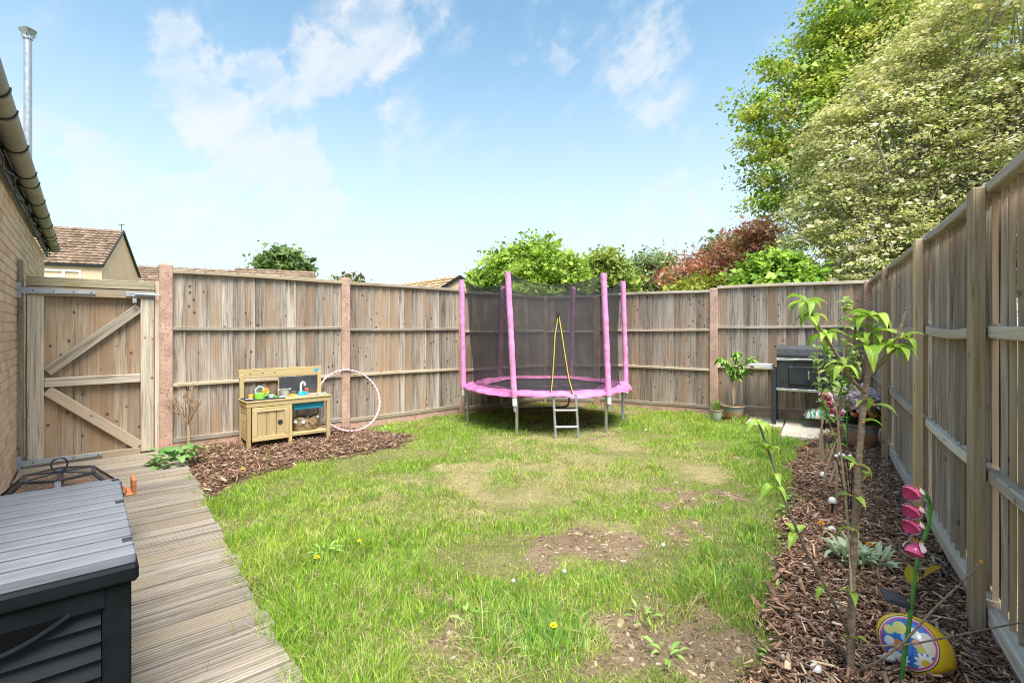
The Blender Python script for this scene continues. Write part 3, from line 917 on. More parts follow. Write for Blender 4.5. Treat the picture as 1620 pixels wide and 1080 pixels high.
ae.tube([pa, pa + Vector((0, 0, .45))], .02, 5); ae.tube([pa + Vector((-.2, 0, .4)), pa + Vector((.25, 0, .42))], .015, 5)
ae.build('aerial', M['black_plastic'], H1, world=True)
d2 = Vector((-.89, -.4556, 0)); q2 = Vector((.4556, -.89, 0))
rA = Vector((-18, 45, 0))
gable_house('terraced_house', 'distant terraced house, right-hand roof end above the toy kitchen fence', rA + q2 * 3.6, d2, 6.0, 7.2, 4.2, 6.5, M['tile'], M['far_brick'], .42, .15, 11)
rB = rA + d2 * 6.05
gable_house('terraced_house', 'distant lower terraced house roof just right of the gabled house', rB + q2 * 3.6, d2, 9.5, 7.2, 4.0, 6.28, M['tile'], M['far_brick'], .42, .02, 11)
ap3 = At(726, 437, 25); e3 = Vector((-4.6, 5.4, 0)).normalized()
g3 = Vector((-.76, -.65, 0))
gable_house('bungalow', 'tan tiled bungalow roof peeping over the fence left of the trampoline', Vector((ap3.x, ap3.y, 0)) + g3 * 2.6, e3, 9, 5.2, ap3.z - 1.55, ap3.z, M['tile_warm'], M['far_brick'], .42, .12, 9)
# street lamp
sl = thing('street_lamp', 'slim pale street lamp post in front of the copper tree', 'street lamp', (At(1091, 600, 30).x, 30, 0))
zt = At(0, 403, 30).z
MB().tube([(0, 0, -.05), (0, 0, zt)], [.09, .06], 10).build('pole', M['galv'], sl, smooth=True)
MB().tube([(0, 0, zt - .02), (-.25, 0, zt + .05), (-.42, 0, zt + .05)], .04, 6).build('arm', M['galv'], sl)
MB().bbox((-.55, 0, zt + .03), (.5, .2, .1), .02).build('lamp_head', M['galv'], sl)
# ================================================================ grass
def grass_field():
    N = 1300000
    yy = .55 + (8.95 - .55) * rng.random(N) ** 1.35
    xx = rng.uniform(-4.2, 4.8, N)
    # keep to what lies before the lens, with a margin
    k = (np.abs(xx) < yy * 1.12 + .6)
    xx, yy = xx[k], yy[k]
    k = inside_garden(xx, yy); xx, yy = xx[k], yy[k]
    r = region(xx, yy)
    tuft = vnoise(xx, yy, 2.2, 41, 3)
    fine = vnoise(xx, yy, 9.0, 42, 2)
    ed = r['dy'] - deck_edge(r['dx'])                              # distance from the deck edge
    px = CX + F * xx / yy; py = HY + F * ZC / yy
    lush_r = np.exp(-(((px - 1165) / 90) ** 2 + ((py - 895) / 75) ** 2)) + .9 * np.exp(-(((px - 850) / 110) ** 2 + ((py - 1010) / 60) ** 2)) + .8 * np.exp(-(((px - 1215) / 60) ** 2 + ((py - 700) / 40) ** 2)) + .5 * np.exp(-(((px - 870) / 150) ** 2 + ((py - 675) / 14) ** 2)) + .5 * np.exp(-(((px - 960) / 90) ** 2 + ((py - 920) / 22) ** 2))
    lush_l = np.exp(-np.clip(ed, 0, 9) / .35) * (r['dx'] > 4.2)
    dens = (.55 + .65 * sstep(tuft, .35, .65)) * (1 - .18 * r['dry']) * (1 - .93 * r['bare']) + .25 * np.minimum(1, lush_r + lush_l) * (1 - .95 * r['bare'])
    dens *= np.where(r['ml'] | r['mr'], .010 + .05 * (fine > .72), 1)
    s_ = (xx - (P1130.x)) * VB.x + (yy - P1130.y) * VB.y; d_ = (xx - P1130.x) * VB.y - (yy - P1130.y) * VB.x
    slab = (s_ > .5) & (s_ < 1.9) & (d_ > .1) & (d_ < .78 + .6 * (s_ > .95))
    dens *= np.where(slab, .015, 1)
    dens *= np.where(r['deck'] & (ed < -.05), .004, 1)
    dist_k = np.interp(yy, [.6, 1.6, 3, 5, 9], [1, 1, .75, .5, .42])
    keep = rng.random(len(xx)) < np.clip(dens * dist_k, 0, 1) * .95
    xx, yy, tuft, fine, px, py = xx[keep], yy[keep], tuft[keep], fine[keep], px[keep], py[keep]
    lr, ll = lush_r[keep], lush_l[keep]
    dry, bare = r['dry'][keep], r['bare'][keep]
    n = len(xx)
    zz = ground_z(xx, yy) - .004
    tuftb = sstep(vnoise(xx, yy, 5.0, 91, 2), .55, .75)
    h = (.013 + .028 * rng.random(n) ** 1.5) * (.60 + .80 * sstep(tuft, .35, .7)) * (1 + 3.0 * np.minimum(1, lr) * (.35 + .9 * tuftb) + .9 * ll + 1.2 * tuftb * (fine > .55)) * (1 - .25 * dry)
    straw = rng.random(n) < (.09 + .50 * dry + .45 * bare + .16 * sstep(fine, .5, .75) * (1 - np.minimum(1, lr)))
    h = np.where(straw, h * .9 + .006 * dry, h)
    wd = np.interp(yy, [1, 3, 8], [.0028, .0040, .0070]) * rng.uniform(.7, 1.35, n) * (1 + .25 * lr)
    az_ = rng.uniform(0, 2 * np.pi, n)
    clump = vnoise(xx, yy, 7.0, 55, 2) * 12.0
    az_ = np.where(rng.random(n) < .35, clump + rng.normal(0, .5, n), az_)
    lean = np.where(straw, rng.uniform(.7, 1.8, n), rng.uniform(.05, .75, n) ** 1.0)
    bend = rng.uniform(.2, .9, n)
    dx, dy = np.cos(az_), np.sin(az_)
    fx, fy = -dy, dx
    rot = rng.uniform(0, 2 * np.pi, n); rx, ry = np.cos(rot), np.sin(rot)
    rx, ry = .5 * rx + .5 * fx, .5 * ry + .5 * fy
    l_ = np.hypot(rx, ry) + 1e-6; rx, ry = rx / l_, ry / l_
    V = np.empty((n, 5, 3), dtype=np.float32)
    hm, o1 = h * .55, lean * h * .35
    o2 = o1 + lean * h * (.55 + bend * .5)
    ht = h * np.clip(1 - lean * bend * .45, .35, 1)
    V[:, 0] = np.stack([xx - rx * wd * .5, yy - ry * wd * .5, zz], 1); V[:, 1] = np.stack([xx + rx * wd * .5, yy + ry * wd * .5, zz], 1)
    V[:, 2] = np.stack([xx + dx * o1 + rx * wd * .42, yy + dy * o1 + ry * wd * .42, zz + np.minimum(hm, ht * .8)], 1); V[:, 3] = np.stack([xx + dx * o1 - rx * wd * .42, yy + dy * o1 - ry * wd * .42, zz + np.minimum(hm, ht * .8)], 1)
    V[:, 4] = np.stack([xx + dx * o2, yy + dy * o2, zz + ht], 1)
    i = np.arange(n)[:, None] * 5
    faces = np.concatenate([i + np.array([[0, 1, 2]]), i + np.array([[0, 2, 3]]), i + np.array([[3, 2, 4]])], 0)
    pal = np.array([[.25, .45, .045], [.37, .57, .06], [.17, .36, .04], [.47, .60, .09], [.27, .48, .13]])
    pick = np.clip((vnoise(xx, yy, 1.6, 61, 3) * 5.2 - .4 + rng.normal(0, 1.0, n)), 0, 3.99).astype(int)
    pick = np.where(rng.random(n) < .55 * np.minimum(1, lr), 4, pick)
    col = pal[pick] * rng.uniform(.75, 1.25, n)[:, None]
    strw = np.array([.58, .49, .27]) * rng.uniform(.65, 1.15, n)[:, None]
    col = np.where(straw[:, None], strw, col)
    yel = (rng.random(n) < .16)[:, None]; col = np.where(yel & ~straw[:, None], np.array([.48, .50, .13]) * rng.uniform(.8, 1.1, n)[:, None], col)
    o = place(np_mesh('grass', V.reshape(-1, 3), faces, M['grass'], np.repeat(col, 5, 0)), 'grass')
    tag(o, 'patchy green lawn grass with straw coloured blades', 'grass', kind='stuff')
    return n
NG = grass_field()

# ================================================================ bark mulch
def mulch(poly, n, name, label, x0, x1, y0, y1, light):
    xx = rng.uniform(x0, x1, n * 4); yy = rng.uniform(y0, y1, n * 4)
    k = inside_garden(xx, yy); xx, yy = xx[k], yy[k]
    r = region(xx, yy); e_ = .0
    j = rng.normal(0, .05, (2, len(xx)))
    k = pip(xx + (vnoise(xx, yy, 5.0, 3, 3) - .5) * .22 + j[0], yy + (vnoise(xx, yy, 5.0, 4, 3) - .5) * .22 + j[1], poly) & ~(r['deck'] & (rng.random(len(xx)) > .02))
    xx, yy = xx[k][:n], yy[k][:n]; n = len(xx)
    L = rng.gamma(1.7, .0125, n) + .006; Wd = L * rng.uniform(.06, .22, n) + .0025; T = Wd * rng.uniform(.25, .55, n) + .001
    yaw = rng.uniform(0, 2 * np.pi, n); pit = rng.normal(0, .28, n); rol = rng.normal(0, .5, n)
    zz = ground_z(xx, yy) + rng.random(n) ** 1.6 * .035 + np.abs(np.sin(pit)) * L * .3
    base = np.array([[-.5, -.5, -.5], [.5, -.3, -.5], [.5, .4, -.5], [-.5, .5, -.5], [-.45, -.4, .5], [.42, -.25, .35], [.45, .2, .5], [-.4, .42, .4]])
    P_ = base[None] * np.stack([L, Wd, T], 1)[:, None, :] * rng.uniform(.8, 1.2, (n, 8, 3))
    P_[:, :, 2] += (P_[:, :, 0] / L[:, None]) ** 2 * (rng.normal(0, .12, n) * L)[:, None]
    cr, sr = np.cos(rol)[:, None], np.sin(rol)[:, None]
    y_, z_ = P_[:, :, 1] * cr - P_[:, :, 2] * sr, P_[:, :, 1] * sr + P_[:, :, 2] * cr; x_ = P_[:, :, 0]
    cp, sp = np.cos(pit)[:, None], np.sin(pit)[:, None]
    x2, z2 = x_ * cp + z_ * sp, -x_ * sp + z_ * cp
    cy, sy = np.cos(yaw)[:, None], np.sin(yaw)[:, None]
    V = np.stack([x2 * cy - y_ * sy + xx[:, None], x2 * sy + y_ * cy + yy[:, None], z2 + zz[:, None]], 2)
    q = np.array([[4, 5, 6, 7], [0, 1, 5, 4], [1, 2, 6, 5], [2, 3, 7, 6], [3, 0, 4, 7], [3, 2, 1, 0]])
    faces = (np.arange(n)[:, None, None] * 8 + q[None]).reshape(-1, 4)
    pal = np.array([[.125, .068, .044], [.21, .122, .080], [.29, .175, .112], [.38, .24, .155], [.085, .046, .030], [.48, .355, .25], [.28, .22, .175]])
    pk = rng.choice(len(pal), n, p=[.22, .24, .19, .11, .15, .04, .05])
    col = pal[pk] * rng.uniform(.8, 1.25, n)[:, None] * light
    o = place(np_mesh(name, V.reshape(-1, 3), faces, M['chip'], np.repeat(col, 8, 0)), name)
    return tag(o, label, 'mulch', kind='stuff')
mulch(POLY_L, 15000, 'bark_mulch', 'brown bark mulch round the toy kitchen', -4, -.9, 3.6, 7.2, 1.15)
mulch(POLY_R, 60000, 'bark_mulch', 'brown bark mulch in the bed along the right fence', .6, 5.0, .9, 6.9, 1.45)
# loose chips, pebbles and litter on the bare soil
def litter(n):
    xx = rng.uniform(-2.2, 3.4, n * 6); yy = rng.uniform(1.3, 7, n * 6)
    r = region(xx, yy); k = (r['bare'] > .35) & inside_garden(xx, yy); xx, yy = xx[k][:n], yy[k][:n]; n = len(xx)
    L = rng.gamma(2.0, .007, n) + .006; Wd = L * rng.uniform(.15, .8, n); T = Wd * .5
    yaw = rng.uniform(0, 6.28, n)
    base = np.array([[-.5, -.4, -.3], [.5, -.3, -.3], [.5, .4, -.3], [-.5, .45, -.3], [-.3, -.25, .5], [.35, -.2, .4], [.3, .2, .5], [-.3, .3, .4]])
    P_ = base[None] * np.stack([L, Wd, T], 1)[:, None, :]
    cy, sy = np.cos(yaw)[:, None], np.sin(yaw)[:, None]
    V = np.stack([P_[:, :, 0] * cy - P_[:, :, 1] * sy + xx[:, None], P_[:, :, 0] * sy + P_[:, :, 1] * cy + yy[:, None], P_[:, :, 2] + ground_z(xx, yy)[:, None] + .002], 2)
    q = np.array([[4, 5, 6, 7], [0, 1, 5, 4], [1, 2, 6, 5], [2, 3, 7, 6], [3, 0, 4, 7], [3, 2, 1, 0]])
    faces = (np.arange(n)[:, None, None] * 8 + q[None]).reshape(-1, 4)
    pal = np.array([[.22, .14, .085], [.42, .31, .2], [.34, .26, .17], [.38, .31, .22], [.14, .09, .055]])
    col = pal[rng.choice(5, n)] * rng.uniform(.8, 1.2, n)[:, None]
    o = place(np_mesh('soil_litter', V.reshape(-1, 3), faces, M['chip'], np.repeat(col, 8, 0)), 'soil_litter')
    tag(o, 'crumbs, chips and pebbles on the bare soil patches', 'soil litter', kind='stuff')
litter(5000)

# ================================================================ trees
def leaf_cloud(C_, N_, size, cols, asp=.55, sizevar=.2, D_=None):
    """rhombic leaves folded along the midrib: centres C_, facing N_"""
    n = len(C_)
    N_ = N_ / (np.linalg.norm(N_, axis=1, keepdims=True) + 1e-9)
    rv = rng.normal(size=(n, 3)); T = np.cross(N_, rv)
    if D_ is not None:
        T = D_ + rv * .35; T -= N_ * (T * N_).sum(1, keepdims=True); T /= np.linalg.norm(T, axis=1, keepdims=True) + 1e-9
    B = np.cross(N_, T)
    s = (size * np.exp(rng.normal(0, sizevar, n)))[:, None]
    V = np.empty((n, 4, 3), dtype=np.float32)
    V[:, 0] = C_ - T * s * .5; V[:, 2] = C_ + T * s * .5 - N_ * s * .12
    V[:, 1] = C_ + B * s * asp * .5 + N_ * s * .10; V[:, 3] = C_ - B * s * asp * .5 + N_ * s * .10
    i = np.arange(n)[:, None] * 4
    return V.reshape(-1, 3), i + np.array([[0, 1, 2, 3]]), np.repeat(cols, 4, 0)
def tree(name, label, base, lobes, nclump, per, leaf, palette, clump_r=.3, flat=.7, cat='tree', trunk=.12, shell=.55, branches=26, blossom=None, asp=.55, drop=0.0, group='trees and shrubs beyond the fence', bark='bark', twigs=0, nr=.65, ncoh=0.0):
    base = Vector(base)
    e = thing(name, label, cat, tuple(base), 0, group)
    lob = [(np.array(c), np.array(rd)) for c, rd in lobes]
    wts = np.array([np.prod(rd) ** (2 / 3) for _, rd in lob]); wts /= wts.sum()
    pick = rng.choice(len(lob), nclump, p=wts)
    u = rng.normal(size=(nclump, 3)); u /= np.linalg.norm(u, axis=1, keepdims=True)
    rr = shell + (1 - shell) * rng.random(nclump) ** .6
    rr = np.where(rng.random(nclump) < .14, rr * rng.uniform(1.05, 1.28, nclump), rr)
    cc = np.array([lob[p][0] for p in pick]) + u * rr[:, None] * np.array([lob[p][1] for p in pick])
    # drop clumps deep inside other lobes
    deep = np.zeros(nclump, bool)
    for (c, rd) in lob: deep |= (np.linalg.norm((cc - c) / rd, axis=1) < shell * .75)
    cc, u = cc[~deep], u[~deep]; nc_ = len(cc)
    tone = rng.random(nc_)
    P_ = np.repeat(cc, per, 0); U_ = np.repeat(u, per, 0); n = len(P_)
    crs = np.repeat(clump_r * rng.uniform(.6, 1.35, nc_), per)[:, None]
    off = rng.normal(size=(n, 3)) * np.array([1, 1, flat]) * crs * .5
    P_ = P_ + off
    P_[:, 2] -= drop * np.hypot(off[:, 0], off[:, 1])
    Nn = U_ * .5 + np.array([0, 0, .75]) + rng.normal(size=(n, 3)) * nr
    pal = np.array(palette)
    ci = np.clip(np.repeat(tone, per) * (len(pal) - .01) + rng.normal(0, .7, n), 0, len(pal) - .01).astype(int)
    cols = pal[ci] * rng.uniform(.72, 1.28, n)[:, None]
    sizes = leaf
    Dd = None
    if ncoh:
        dr_ = u * np.array([1, 1, .2]) + rng.normal(size=u.shape) * .5; dr_[:, 2] -= .25
        Dd = np.repeat(dr_, per, 0)
    V, Fc, Cc = leaf_cloud(P_, Nn, leaf, cols, asp, .3, Dd)
    if blossom:
        nb_, bs, bcols, lift = blossom
        per_b = nb_
        P2 = np.repeat(cc, per_b, 0); n2 = len(P2)
        cr2 = np.repeat(clump_r * rng.uniform(.6, 1.2, nc_), per_b)[:, None]
        off2 = rng.normal(size=(n2, 3)) * np.array([1, 1, .25]) * cr2 * .5; off2[:, 2] += lift
        P2 = P2 + off2; P2[:, 2] -= drop * np.hypot(off2[:, 0], off2[:, 1])
        amt = np.repeat(rng.random(nc_) < .8, per_b); P2 = P2[amt]; U2 = np.repeat(u, per_b, 0)[amt]; n2 = len(P2)
        bc = np.array(bcols)[rng.choice(len(bcols), n2)] * rng.uniform(.8, 1.1, n2)[:, None]
        V2, F2, C2 = leaf_cloud(P2, U2 * .4 + np.array([0, 0, 1.0]) + rng.normal(size=(n2, 3)) * .4, bs, bc, .9)
        F2 = F2 + len(V); V = np.concatenate([V, V2]); Fc = np.concatenate([Fc, F2]); Cc = np.concatenate([Cc, C2])
    o = place(np_mesh('crown', V - np.array(base), Fc, M['leaf'], Cc), 'crown', e)
    # trunk and limbs
    mb = MB(); top = np.mean([c for c, _ in lob], axis=0)
    fork = Vector((base.x * .4 + top[0] * .6, base.y * .4 + top[1] * .6, max(1.2, (base.z + top[2]) * .42)))
    mb.tube([base - Vector((0, 0, .2)), base.lerp(fork, .5) + Vector((.05, .03, 0)), fork], [trunk, trunk * .85, trunk * .7], 9)
    sel = rng.choice(nc_, min(branches, nc_), replace=False)
    for s_ in sel:
        t_ = Vector(cc[s_]); mid = fork.lerp(t_, .5) + Vector(rng.normal(0, .12, 3) * (t_ - fork).length * .5)
        mb.tube([fork, fork.lerp(mid, .5) + Vector(rng.normal(0, .04, 3)), mid, mid.lerp(t_, .6) + Vector(rng.normal(0, .06, 3)), t_], [trunk * .45, trunk * .36, trunk * .25, trunk * .15, trunk * .05], 5, False)
        for q in range(twigs):
            t2 = Vector(cc[rng.integers(nc_)])
            if (t2 - mid).length < (t_ - fork).length * .8:
                mb.tube([mid, mid.lerp(t2, .5) + Vector(rng.normal(0, .08, 3)), t2], [trunk * .14, trunk * .09, trunk * .03], 4, False)
    mb.build('trunk', M[bark], e, world=True)
    return e
def LB(px, py, Y, r, sq=(1, 1, 1)):
    p = At(px, py, Y); return ((p.x, p.y, p.z), (r * sq[0], r * sq[1], r * sq[2]))
# field maple behind
tree('maple_tree', 'tall maple with loose green leaves rising behind the blossoming hawthorn', (10.0, 15.2, 0),
     [LB(1415, 105, 14.5, 2.7), LB(1275, 190, 14, 1.35), LB(1245, 285, 14, 1.0), LB(1365, 15, 14, 1.55), LB(1470, -60, 15, 2.6), LB(1225, 100, 13.8, .42), LB(1195, 165, 13.8, .55), LB(1360, 230, 14.5, 1.8), LB(1400, -120, 14.5, 1.8), LB(1190, 240, 13.8, .42), LB(1205, 320, 13.8, .42), LB(1230, 215, 13.9, .6), LB(1300, 110, 14, .8), LB(1310, 50, 14, .55)],
     950, 90, .092, [(.22, .34, .06), (.33, .46, .07), (.44, .55, .09), (.54, .60, .12), (.60, .54, .16)], .50, .42, trunk=.2, shell=.40, branches=70, asp=.8, nr=.5, drop=.2, bark='bark_pale', twigs=3, ncoh=1)
# hawthorn in flower
tree('hawthorn_tree', 'huge hawthorn covered in cream blossom beyond the right fence', (9.4, 10.3, 0),
     [LB(1345, 355, 10.0, 1.20), LB(1310, 410, 9.6, .75), LB(1400, 265, 10.2, 1.65), LB(1490, 185, 10.3, 1.75), LB(1470, 330, 10.0, 1.75), LB(1585, 110, 9.8, 1.95), LB(1600, 260, 9.4, 2.1), LB(1690, 60, 9.4, 2.3), LB(1550, 20, 10.6, 1.2), LB(1700, 280, 8.8, 2.2), LB(1390, 410, 9.4, 1.0), LB(1335, 220, 10.4, .75), LB(1430, 130, 10.6, .9)],
     4600, 44, .054, [(.27, .34, .09), (.42, .47, .15), (.55, .56, .22), (.64, .60, .28), (.50, .54, .19)], .36, .18, trunk=.22, shell=.80, branches=110, asp=.55, drop=.42, twigs=4, nr=.45, bark='bark_pale', ncoh=1,
     blossom=(34, .038, [(.88, .85, .74), (.82, .75, .55), (.74, .64, .42), (.68, .56, .35), (.78, .72, .50)], .03))
# row of trees along the back
tree('lime_tree', 'bright lime green tree directly behind the trampoline', (1.3, 23, 0),
     [LB(800, 432, 22, 1.15), LB(855, 418, 22, 1.05), LB(890, 432, 22, .9), LB(765, 448, 22, .6), LB(840, 456, 21, 1.4), LB(905, 458, 22, .7)],
     420, 90, .095, [(.20, .32, .045), (.28, .42, .06), (.37, .50, .08), (.45, .55, .11)], .55, .5, trunk=.16, shell=.4, asp=.7)
tree('birch_tree', 'small pale green tree just right of the lime green one', (4.8, 26, 0),
     [LB(955, 425, 25, .95), LB(975, 445, 25, 1.1), LB(940, 450, 25, .8)], 190, 46, .12, [(.24, .32, .06), (.34, .42, .10), (.44, .48, .16)], .5, .6, trunk=.1, shell=.3, asp=.7)
tree('willow_tree', 'distant sparse grey-green tree between birch and copper tree', (10.5, 37, 0),
     [LB(1022, 432, 36, 1.5), LB(1045, 428, 36, 1.3), LB(1010, 450, 36, 1.3)], 190, 46, .16, [(.18, .24, .10), (.27, .33, .15), (.35, .40, .2)], .7, .7, trunk=.12, shell=.3)
tree('ash_tree', 'dark green tree top showing behind the copper tree', (14.6, 33, 0),
     [LB(1140, 410, 32, 1.5), LB(1160, 425, 32, 1.5)], 130, 46, .17, [(.12, .2, .07), (.2, .28, .1)], .7, .7, trunk=.12, shell=.3)
tree('copper_tree', 'copper red leaved tree left of the hawthorn', (8.6, 19, 0),
     [LB(1190, 400, 18, 1.15), LB(1135, 425, 18, .95), LB(1085, 432, 18, .75), LB(1212, 370, 18, .75), LB(1060, 448, 18, .5), LB(1160, 450, 18, 1.0)],
     330, 50, .070, [(.44, .13, .11), (.60, .21, .17), (.68, .29, .22), (.62, .36, .21), (.46, .30, .15)], .5, .6, trunk=.14, shell=.25, branches=70, asp=.6, twigs=3)
tree('golden_shrub', 'low yellow-green shrub under the copper tree', (6.0, 15.6, 0),
     [LB(1110, 462, 15, .55), LB(1140, 468, 15, .5), LB(1080, 470, 15, .5)], 110, 60, .065, [(.30, .34, .05), (.45, .42, .06), (.36, .40, .08)], .32, .7, 'shrub', .06, .3, 14)
tree('ivy_shrub', 'bright green leafy shrub over the back fence below the hawthorn', (5.0, 9.6, 0),
     [LB(1212, 438, 9.4, .40), LB(1250, 440, 9.4, .36), LB(1185, 452, 9.4, .28), LB(1285, 450, 9.4, .25), LB(1225, 425, 9.5, .25), LB(1230, 470, 9.4, .6)],
     320, 60, .058, [(.24, .38, .05), (.32, .48, .07), (.40, .55, .10), (.18, .32, .05)], .22, .8, 'shrub', .05, .5, 16, asp=.75)
tree('oak_tree', 'small dark tree top far behind the terraced roofs', (-27.5, 61, 0),
     [LB(450, 420, 60, 2.2), LB(430, 425, 60, 1.6), LB(472, 424, 60, 1.4)], 150, 50, .32, [(.10, .17, .05), (.17, .25, .07), (.24, .3, .1)], 1.0, .6, trunk=.25, shell=.3)
tree('bare_shrub', 'thin dark twigs with few leaves above the fence by the hoop', (-4.6, 14.4, 0),
     [LB(553, 443, 14, .35, (1.3, 1, .5)), LB(530, 446, 14, .2)], 50, 8, .07, [(.16, .14, .06), (.22, .24, .08)], .2, .6, 'shrub', .04, .2, 26)
# ================================================================ paving slabs by the barbecue
def bk(s, d, z=0.0):
    return P1130 + VB * s + Vector((VB.y, -VB.x, 0)) * d + Vector((0, 0, z))
pave = thing('paving', 'pale concrete paving slabs under the barbecue', 'paving', tuple(bk(1.2, .8)), a_b)
for (s, d, sw, dw) in ((.74, .40, .44, .58), (1.20, .40, .44, .58), (1.66, .40, .44, .58), (1.25, 1.03, .54, .60), (1.81, 1.03, .54, .60)):
    o = MB().bbox((0, 0, 0), (sw, dw, .05), .006).build('slab', M['slab'], pave, (s - 1.2, .8 - d, .006 + random.uniform(-.004, .004)), (random.uniform(-.01, .01), random.uniform(-.01, .01), random.uniform(-.01, .01)))

# ================================================================ trampoline
M['pink'] = plain('pink_vinyl', (.62, .19, .42), .45, 0, .38, 6, .9, .4, 12)
M['pink_foam'] = plain('pink_foam_sleeve', (.80, .32, .58), .5, 0, .22, 12, .6, .4, 18)
M['mat_black'] = plain('black_jump_mat', (.035, .035, .04), .75)
m, t = new_mat('black_safety_net')
co = t.n('ShaderNodeTexCoord').outputs['Object']
n = t.noise(co, 6, 3)
finish(t, (.06, .057, .058), .85, None, 0, 0, 0, .1, alpha=t.smooth(n, .3, .7, .54, .68))
M['net'] = m
M['yellow'] = plain('yellow_braid', (.75, .58, .08), .6)
TC = Vector((.50, 7.15, 0)); TR = 1.17
tr = thing('trampoline', 'round pink trampoline with black safety net enclosure', 'trampoline', tuple(TC))
angs = [247, 307, 7, 67, 127, 187]; tops_dx = [-.09, -.07, -.045, .055, .06, -.035]
def tp(a, r, z): return Vector((r * math.cos(R(a)), r * math.sin(R(a)), z))
MB().tube([tp(a, 1.13, .50) for a in range(0, 360, 6)], .021, 8, closed=True).build('frame_ring', M['galv'], tr, smooth=True)
b = MB(); N_ = 72
vs = [(0, 0, .485)] + [tuple(tp(k * 5, .95, .505)) for k in range(N_)]
b.add(vs, [(0, 1 + k, 1 + (k + 1) % N_) for k in range(N_)])
vs = [(0, 0, .478)] + [tuple(tp(k * 5, .95, .498)) for k in range(N_)]
b.add(vs, [(0, 1 + (k + 1) % N_, 1 + k) for k in range(N_)])
mat_o = b.build('jump_mat', M['mat_black'], tr)
pm = MB()
pm.box((.02, -.10, .496), (.24, .03, .006), Matrix.Rotation(R(8), 3, 'Z')); pm.box((.34, .06, .497), (.24, .03, .006), Matrix.Rotation(R(8), 3, 'Z'))
pm.build('mat_print', M['pink'], mat_o)
# padding ring, wrinkled vinyl in six pieces
nseg = 132; prof = [(.0, .0), (.12, .016), (.28, .022), (.5, .026), (.7, .022), (.86, .012), (1.0, -.012), (1.015, -.03)]
def rin(a):
    d = math.cos(R((a - 277) * 1.0)); f_ = .80 + .05 * math.cos(R(6 * (a - 247)))
    return f_ + (.13 if 262 < a % 360 < 292 else 0) * math.sin(R((a % 360 - 262) * 6)) + (.0)
pv = []; 
rs = random.Random(5)
wr = [rs.uniform(-1, 1) for _ in range(nseg)]
for k in range(nseg):
    a = 360 * k / nseg; ri = rin(a)
    for (q, z) in prof:
        r_ = ri + (1.185 - ri) * q + .004 * wr[k] * (q > .8)
        pv.append(tp(a, r_, (.522 + z + .005 * wr[(k * 3) % nseg] * q + .006 * math.sin(k * .83) * q - (.02 * max(0, math.sin(k * .31)) if q > .9 else 0))))
m_ = len(prof)
pf = [(k * m_ + j, k * m_ + j + 1, ((k + 1) % nseg) * m_ + j + 1, ((k + 1) % nseg) * m_ + j) for k in range(nseg) for j in range(m_ - 1)]
MB().add(pv, pf).build('safety_pad', M['pink'], tr, smooth=True)
for k, a in enumerate(angs):
    p0 = tp(a, TR, .0); tx = tops_dx[k]
    topv = tp(a, TR + .01, 2.0) + Vector((tx, 0, 0)); botv = tp(a, TR + .015, .30)
    d_ = (topv - botv)
    po = MB().tube([botv, topv], .019, 10).build('enclosure_pole', M['galv'], tr, smooth=True)
    sb = botv + d_ * ((.475 - .30) / 1.7)
    n_ = 44; pts = [sb.lerp(topv, i / n_) + Vector((rs.uniform(-.002, .002), rs.uniform(-.002, .002), 0)) for i in range(n_ + 1)]
    MB().tube(pts, [.037 + rs.uniform(-.0015, .002) + .001 * math.sin(i * .5) for i in range(n_ + 1)], 10).build('foam_sleeve', M['pink_foam'], po, smooth=True)
    MB().tube([sb - d_ * .06, sb - d_ * .002], .029, 10).build('connector', M['white_plastic'], po, smooth=True)
for (a0, a1) in ((127, 67), (187, 247), (307, 367)):
    q0, q1 = tp(a0, 1.13, .49), tp(a1, 1.13, .49)
    zb0 = .03 if a0 == 127 else -.06
    g0, g1 = tp(a0, 1.12, zb0), tp(a1, 1.12, zb0)
    dd = (g1 - g0).normalized()
    MB().tube([q0, Vector((q0.x, q0.y, zb0 + .08)), g0 + dd * .025 + Vector((0, 0, .025)), g0 + dd * .10, g1 - dd * .10, g1 - dd * .025 + Vector((0, 0, .025)), Vector((q1.x, q1.y, zb0 + .08)), q1], .019, 9).build('leg', M['galv'], tr, smooth=True)
